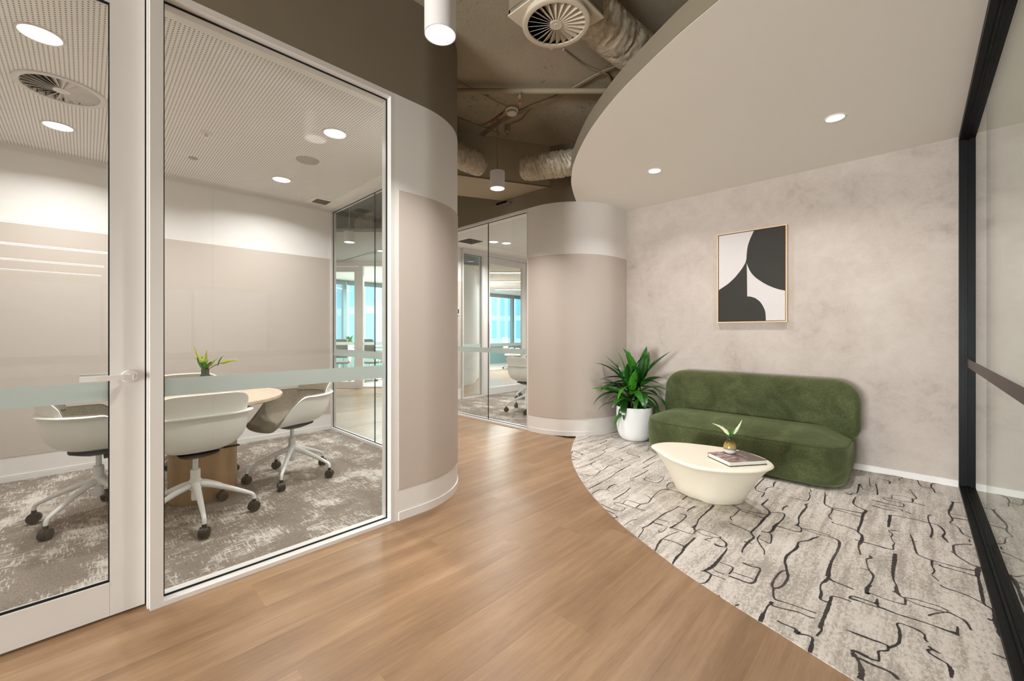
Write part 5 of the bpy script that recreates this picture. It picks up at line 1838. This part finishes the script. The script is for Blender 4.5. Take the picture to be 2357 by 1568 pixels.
duct([(-1.47, 2.105, 3.205), (-1.43, 2.26, 3.165), (-1.38, 2.65, 3.13), (-1.32, 3.05, 3.12), (-1.2, 3.5, 3.10)], 0.137, 'crinkled silver duct running from the swirl diffuser over the white ceiling edge', 2.0, (False, False))
duct([(-3.62, 2.40, 3.16), (-3.48, 2.58, 3.09), (-3.34, 2.80, 3.0), (-3.26, 2.96, 2.95)], 0.128, 'crinkled silver duct behind the corridor pendant, beside the near curved wall', 7.0)
duct([(-2.99, 3.18, 2.93), (-2.86, 3.29, 2.93), (-2.70, 3.41, 2.945), (-2.50, 3.56, 2.97), (-2.25, 3.78, 3.02)], 0.132, 'crinkled silver duct with rounded end, beside the curved edge of the white ceiling', 12.0)
duct([(-6.15, 3.25, 2.98), (-6.35, 3.15, 2.92), (-6.5, 3.3, 2.95), (-6.6, 3.6, 3.05)], 0.17, 'short silver duct bend far down the corridor, above the far pendant', 17.0)

# ---- pipe, sprinkler, detector, cables under the slab
pd, pz = 3.65, 3.322
pa, pb = fr(pd, -0.60), fr(pd, 1.35)
pipe = MB().tube([(*pa, pz), (*pb, pz)], 0.0235, 16).build('sprinkler_pipe', 'cable_grey', None, True)
tag(pipe, 'painted pipe running straight below the slab across the corridor mouth', 'pipe')
sx_, sy_ = fr(pd, (1197 - 1178.5) / 955.15 * pd)
m = MB().lathe([(0.024, -0.030), (0.026, -0.034), (0.026, -0.02), (0.018, 0.0)], 0, 0, 18).lathe([(0.016, -0.075), (0.016, -0.034)], 0, 0, 16)
hs = thing('fire_sprinkler', 'small sprinkler head hanging from the painted pipe', 'sprinkler', (sx_, sy_, pz))
m.build('socket', 'cable_grey', hs, 40)
MB().tube([(0.010, 0, -0.075), (0.013, 0, -0.095), (0.004, 0, -0.112)], 0.0022, 6).tube([(-0.010, 0, -0.075), (-0.013, 0, -0.095), (-0.004, 0, -0.112)], 0.0022, 6).lathe([(0.015, -0.115), (0.015, -0.112)], 0, 0, 14).build('frame_arms', 'brass', hs, True)
MB().tube([(0, 0, -0.077), (0, 0, -0.108)], 0.003, 8).build('bulb', 'cable_red', hs, True)
dx, dy = (-2.821, 2.896)
sd = thing('smoke_detector', 'round smoke detector fixed to the slab beside the sprinkler', 'detector', (dx, dy, SLAB))
MB().lathe([(0.052, 0.0), (0.062, -0.006), (0.064, -0.022), (0.057, -0.030), (0.0, -0.030)], 0, 0, 36, True, False).build('base', 'detector_white', sd, 40)
MB().lathe([(0.050, -0.029), (0.050, -0.050), (0.047, -0.055), (0.0, -0.057)], 0, 0, 36, True, False).build('sensor_head', 'detector_white', sd, 40)
MB().lathe([(0.0506, -0.036), (0.0506, -0.041)], 0, 0, 36, False, False).build('slot', 'vent_dark', sd)


def slab_pt(px, py, z=SLAB - 0.012):
    """point of the slab underside seen along a measured direction"""
    a, b, c = (px - 1178.5) / 955.15, 1.0, (765 - py) / 955.15
    t_ = (z - 1.2) / c
    p = FW * (b * t_) + RT * (a * t_)
    return (p.x, p.y, z)


def cable(pts, r, mat, label, cat='cable', group='cables clipped to the slab'):
    o = MB().tube(spline([slab_pt(*q) for q in pts], 6), r, 6).build('cable', mat, None, True)
    return tag(o, label, cat, group)


for k, dz in enumerate((0, 4, 8)):
    cable([(1098, 318 + dz), (1150, 279 + dz * 0.9), (1215, 247 + dz * 0.7), (1290, 217 + dz * 0.6), (1370, 172 + dz * 0.5), (1415, 153 + dz * 0.4)], 0.006, 'cable_grey', ['grey cable of the three running diagonally along the slab, uppermost', 'grey cable of the three running diagonally along the slab, middle', 'grey cable of the three running diagonally along the slab, lowermost'][k])
cable([(1175, 286), (1200, 276), (1212, 262), (1225, 250)], 0.006, 'cable_grey', 'short grey cable from the pendant socket up to the cable bundle')
cable([(1297, 114), (1322, 134), (1350, 153), (1385, 166), (1402, 175), (1410, 200)], 0.009, 'cable_grey', 'dark sagging cable from behind the swirl diffuser to the ceiling edge')
cable([(1103, 291), (1128, 281), (1163, 256)], 0.005, 'cable_grey', 'thin cable from the smoke detector down to the left')
cable([(1130, 282), (1143, 273), (1157, 260)], 0.0075, 'cable_red', 'red fire alarm cable sleeve beside the smoke detector')
cable([(1053, 271), (1100, 289), (1136, 302), (1150, 312)], 0.005, 'cable_grey', 'thin cable crossing the slab behind the corridor pendant')
cable([(1055, 188), (1085, 203), (1120, 222), (1166, 246)], 0.004, 'cable_grey', 'thin cable from the near curved wall to the smoke detector')
ox, oy, oz = slab_pt(1168, 290)
so = thing('power_socket', 'hanging grey power socket under the slab beside the pendant rod', 'socket', (ox, oy, SLAB))
MB().lathe([(0.026, 0.0), (0.028, -0.004), (0.028, -0.075), (0.02, -0.085), (0.012, -0.088), (0.010, -0.105), (0.0, -0.106)], 0, 0, 20, True, False).build('body', 'cable_grey', so, 40)
MB().tube(spline([(0, 0, -0.10), (-0.01, -0.01, -0.125), (-0.045, -0.045, -0.115), (-0.072, -0.072, -0.06)], 6), 0.004, 6).build('flex', 'cable_grey', so, True)

# ---- small fittings in the meeting room ceiling
sp_ = thing('fire_sprinkler', 'recessed sprinkler in the perforated meeting room ceiling', 'sprinkler', (-3.845, 0.635, CEIL))
MB().lathe([(0.038, 0.0), (0.038, -0.003), (0.030, -0.006), (0.012, -0.008), (0.010, -0.022), (0.0, -0.022)], 0, 0, 28, False, False).build('escutcheon', 'frame_white', sp_, 40)
MB().tube([(0, 0, -0.02), (0, 0, -0.036)], 0.004, 8).lathe([(0.013, -0.040), (0.013, -0.036)], 0, 0, 14).build('deflector', 'chrome', sp_, True)
o = MB().lathe([(0.0, -0.006), (0.088, -0.006), (0.092, -0.003), (0.092, 0.0)], 0, 0, 40, False, False).build('ceiling_speaker', 'speaker_grey', None, 40, loc=(-3.826, 1.36, CEIL))
tag(o, 'flat round ceiling speaker between two downlights in the near meeting room', 'speaker')
o = MB().lathe([(0.0, -0.008), (0.028, -0.008), (0.034, -0.002), (0.034, 0.0)], 0, 0, 24, False, False).build('ceiling_sensor', 'speaker_grey', None, 40, loc=(-4.488, 0.651, CEIL))
tag(o, 'tiny round sensor in the perforated ceiling behind the recessed sprinkler', 'sensor')


def grille(cx, cy, w, d, label, nb=9):
    t = thing('ceiling_grille', label, 'vent', (cx, cy, CEIL))
    MB().box(-w / 2 - 0.05, w / 2 + 0.05, -d / 2 - 0.05, d / 2 + 0.05, -0.003, 0.0).build('plate', 'ceiling_white', t)
    MB().box(-w / 2, w / 2, -d / 2, d / 2, -0.0045, -0.0031).build('backing', 'grille_grey', t)
    s = MB().box(-w / 2, w / 2, -0.003, 0.003, -0.009, -0.0045).mesh('slat', 'grille_grey')
    for i in range(nb):
        use(s, 'slat', t, (0, -d / 2 + d * (i + 0.5) / nb, 0))
    return t


grille(-4.92, 1.90, 0.16, 0.16, 'small dark square grille in the near meeting room ceiling, above the corridor glass')
grille(-5.29, 4.45, 0.31, 0.31, 'square grey air grille in the second room ceiling', 14)

# ---- wall devices in the second room
wd = thing('room_panel', 'small dark-screened control panel on the taupe wall of the second room', 'panel', (-5.836, 4.60, 1.565))
MB().box(0, 0.014, -0.045, 0.045, -0.06, 0.06).build('housing', 'frame_white', wd)
MB().box(0.014, 0.016, -0.032, 0.032, -0.032, 0.048).build('screen', 'screen_dark', wd)
o = MB().box(0, 0.010, -0.018, 0.018, -0.06, 0.06).box(0.010, 0.013, -0.010, 0.010, -0.02, 0.02).build('wall_switch', 'frame_white', None, loc=(-5.836, 4.60, 1.10))
tag(o, 'white wall switch below the control panel in the second room', 'switch')


# ================================================================== FAR ROOM: TASK CHAIRS, TABLE, PLANT
def task_chair(loc, rz, label, mat='chair_dark', group='dark task chairs in the far meeting room'):
    t = thing('task_chair', label, 'chair', (*loc, 0.003), rz, group)
    rings = []
    for z, w, b in ((0.58, 0.20, 0.0), (0.60, 0.215, -0.005), (0.75, 0.225, -0.03), (0.90, 0.225, -0.045), (1.00, 0.21, -0.05), (1.03, 0.18, -0.052)):
        rings.append([(-0.22 + b + x * 0.5, y * w / 0.2, z) for x, y in rrect(-0.03, 0.03, -0.2, 0.2, 0.028, 4)])
    MB().loft(rings).build('backrest', mat, t, 50)
    MB().loft([[(x, y, z) for x, y in rrect(-0.23 + i, 0.25 - i, -0.23 + i, 0.23 - i, 0.08, 5)] for z, i in ((0.43, 0.03), (0.445, 0.0), (0.475, 0.0), (0.49, 0.03))]).build('seat', mat, t, 50)
    MB().tube([(0, 0, 0.42), (0, 0, 0.10)], 0.028, 12).build('gas_column', 'chrome', t, True)
    f = MB()
    for s in (-1, 1):
        f.tube(spline([(-0.22, s * 0.22, 0.62), (-0.18, s * 0.25, 0.50), (0.0, s * 0.26, 0.66), (0.14, s * 0.26, 0.665)], 5), 0.016, 8)
        f.tube([(0.02, s * 0.26, 0.66), (-0.02, s * 0.25, 0.46), (0, s * 0.1, 0.42)], 0.014, 8)
    f.build('armrest', 'frame_white', t, True)
    for k in range(5):
        a = 2 * PI * k / 5 + 0.3
        lg = MB().tube([(0, 0, 0.11), (0.30 * math.cos(a), 0.30 * math.sin(a), 0.075)], [0.024, 0.014], 8).build('leg', 'chrome', t, True)
        MB().tube([(0.31 * math.cos(a) - 0.02 * math.sin(a), 0.31 * math.sin(a) + 0.02 * math.cos(a), 0.03), (0.31 * math.cos(a) + 0.02 * math.sin(a), 0.31 * math.sin(a) - 0.02 * math.cos(a), 0.03)], 0.03, 12).build('caster', 'caster_black', lg, 50)
    return t


face = math.atan2(FW.y, FW.x)
for l, d, lab in ((-4.22, 10.15, 'dark task chair behind the far glass door, its left side cut off by the frame'), (-3.52, 10.3, 'dark task chair in the middle of the far meeting room, facing the windows'), (-3.00, 10.9, 'dark task chair beyond the middle one, by the corridor glass joint')):
    task_chair(fr(d, l), face + (0.25 if l < -4 else -0.1), lab)
task_chair(fr(13.6, 0.02), face - 1.2, 'pale task chair far off by the teal window wall, beyond the second room door', 'frame_white', 'pale far chairs')
ft = thing('meeting_table', 'long white table in the far meeting room, beyond the dark task chairs', 'table', (*fr(11.25, -3.5), 0.003), math.atan2(RT.y, RT.x))
MB().box(-1.0, 0.8, -0.32, 0.32, 0.715, 0.74).build('tabletop', 'frame_white', ft)
for xx in (-0.9, 0.7):
    MB().box(xx - 0.025, xx + 0.025, -0.28, 0.28, 0.0, 0.03).box(xx - 0.025, xx + 0.025, -0.03, 0.03, 0.03, 0.715).build('leg', 'frame_white', ft)
fp = thing('potted_plant', 'bushy light green plant in the far meeting room, by the left window', 'plant', (*fr(11.3, -4.42), 0.7435))
MB().lathe([(0.0, 0.0), (0.07, 0.0), (0.09, 0.02), (0.10, 0.13), (0.09, 0.13)], 0, 0, 20, False, True).build('pot', 'pot_white', fp, 50)
rg = random.Random(4)
lm_ = leaf_mb(0.16, 0.03, 0.9, 0.3, 6).mesh('leaf', 'leaf_small', True, False)
for k in range(38):
    use(lm_, 'leaf', fp, (0.02 * math.cos(k), 0.02 * math.sin(k), 0.13 + rg.uniform(0, 0.12)), (0, rg.uniform(-1.3, -0.1), k * GA), (rg.uniform(0.8, 1.5),) * 3)

# ---- linear office lights (some seen through the far door, some only reflected)
def linear(loc, rz, ln, label, group):
    t = thing('linear_light', label, 'light', loc, rz, group)
    MB().box(-0.05, 0.05, -ln / 2, ln / 2, -0.022, 0.0).build('housing', 'frame_white', t)
    MB().box(-0.042, 0.042, -ln / 2 + 0.01, ln / 2 - 0.01, -0.026, -0.022).build('diffuser', 'strip_glow', t)


for i, x in enumerate(STRIPS):
    linear((x, -2.3, CEIL - 0.001), 0, 5.2, 'office linear light reflected in the glass door, %s of the four lines' % ('topmost', 'second from the top', 'third from the top', 'lowest')[i], 'linear lights reflected in the door glass')
for d, l0, l1, w in ((10.2, -0.33, 0.22, 'nearest'), (11.9, -0.25, 0.25, 'second'), (14.2, -0.22, 0.3, 'farthest')):
    x, y = fr(d, (l0 + l1) / 2 - 0.02)
    linear((x, y, 2.679), math.atan2(RT.y, RT.x) - PI / 2, 1.2, 'linear ceiling light seen through the second room door, the %s of three' % w, 'linear lights in the far office')
for d, l in ((10.6, -3.6), (11.0, -2.6), (12.6, -0.1)):
    x, y = fr(d, l)
    lamp('linear_lamp', (x, y, 2.64), P_FAR, 0.1, 170, NEUT, 1.2, math.atan2(RT.y, RT.x) - PI / 2)
lamp('downlight_lamp', (tx, ty, 2.698), P_ROOM, 0.14, 150, NEUT)
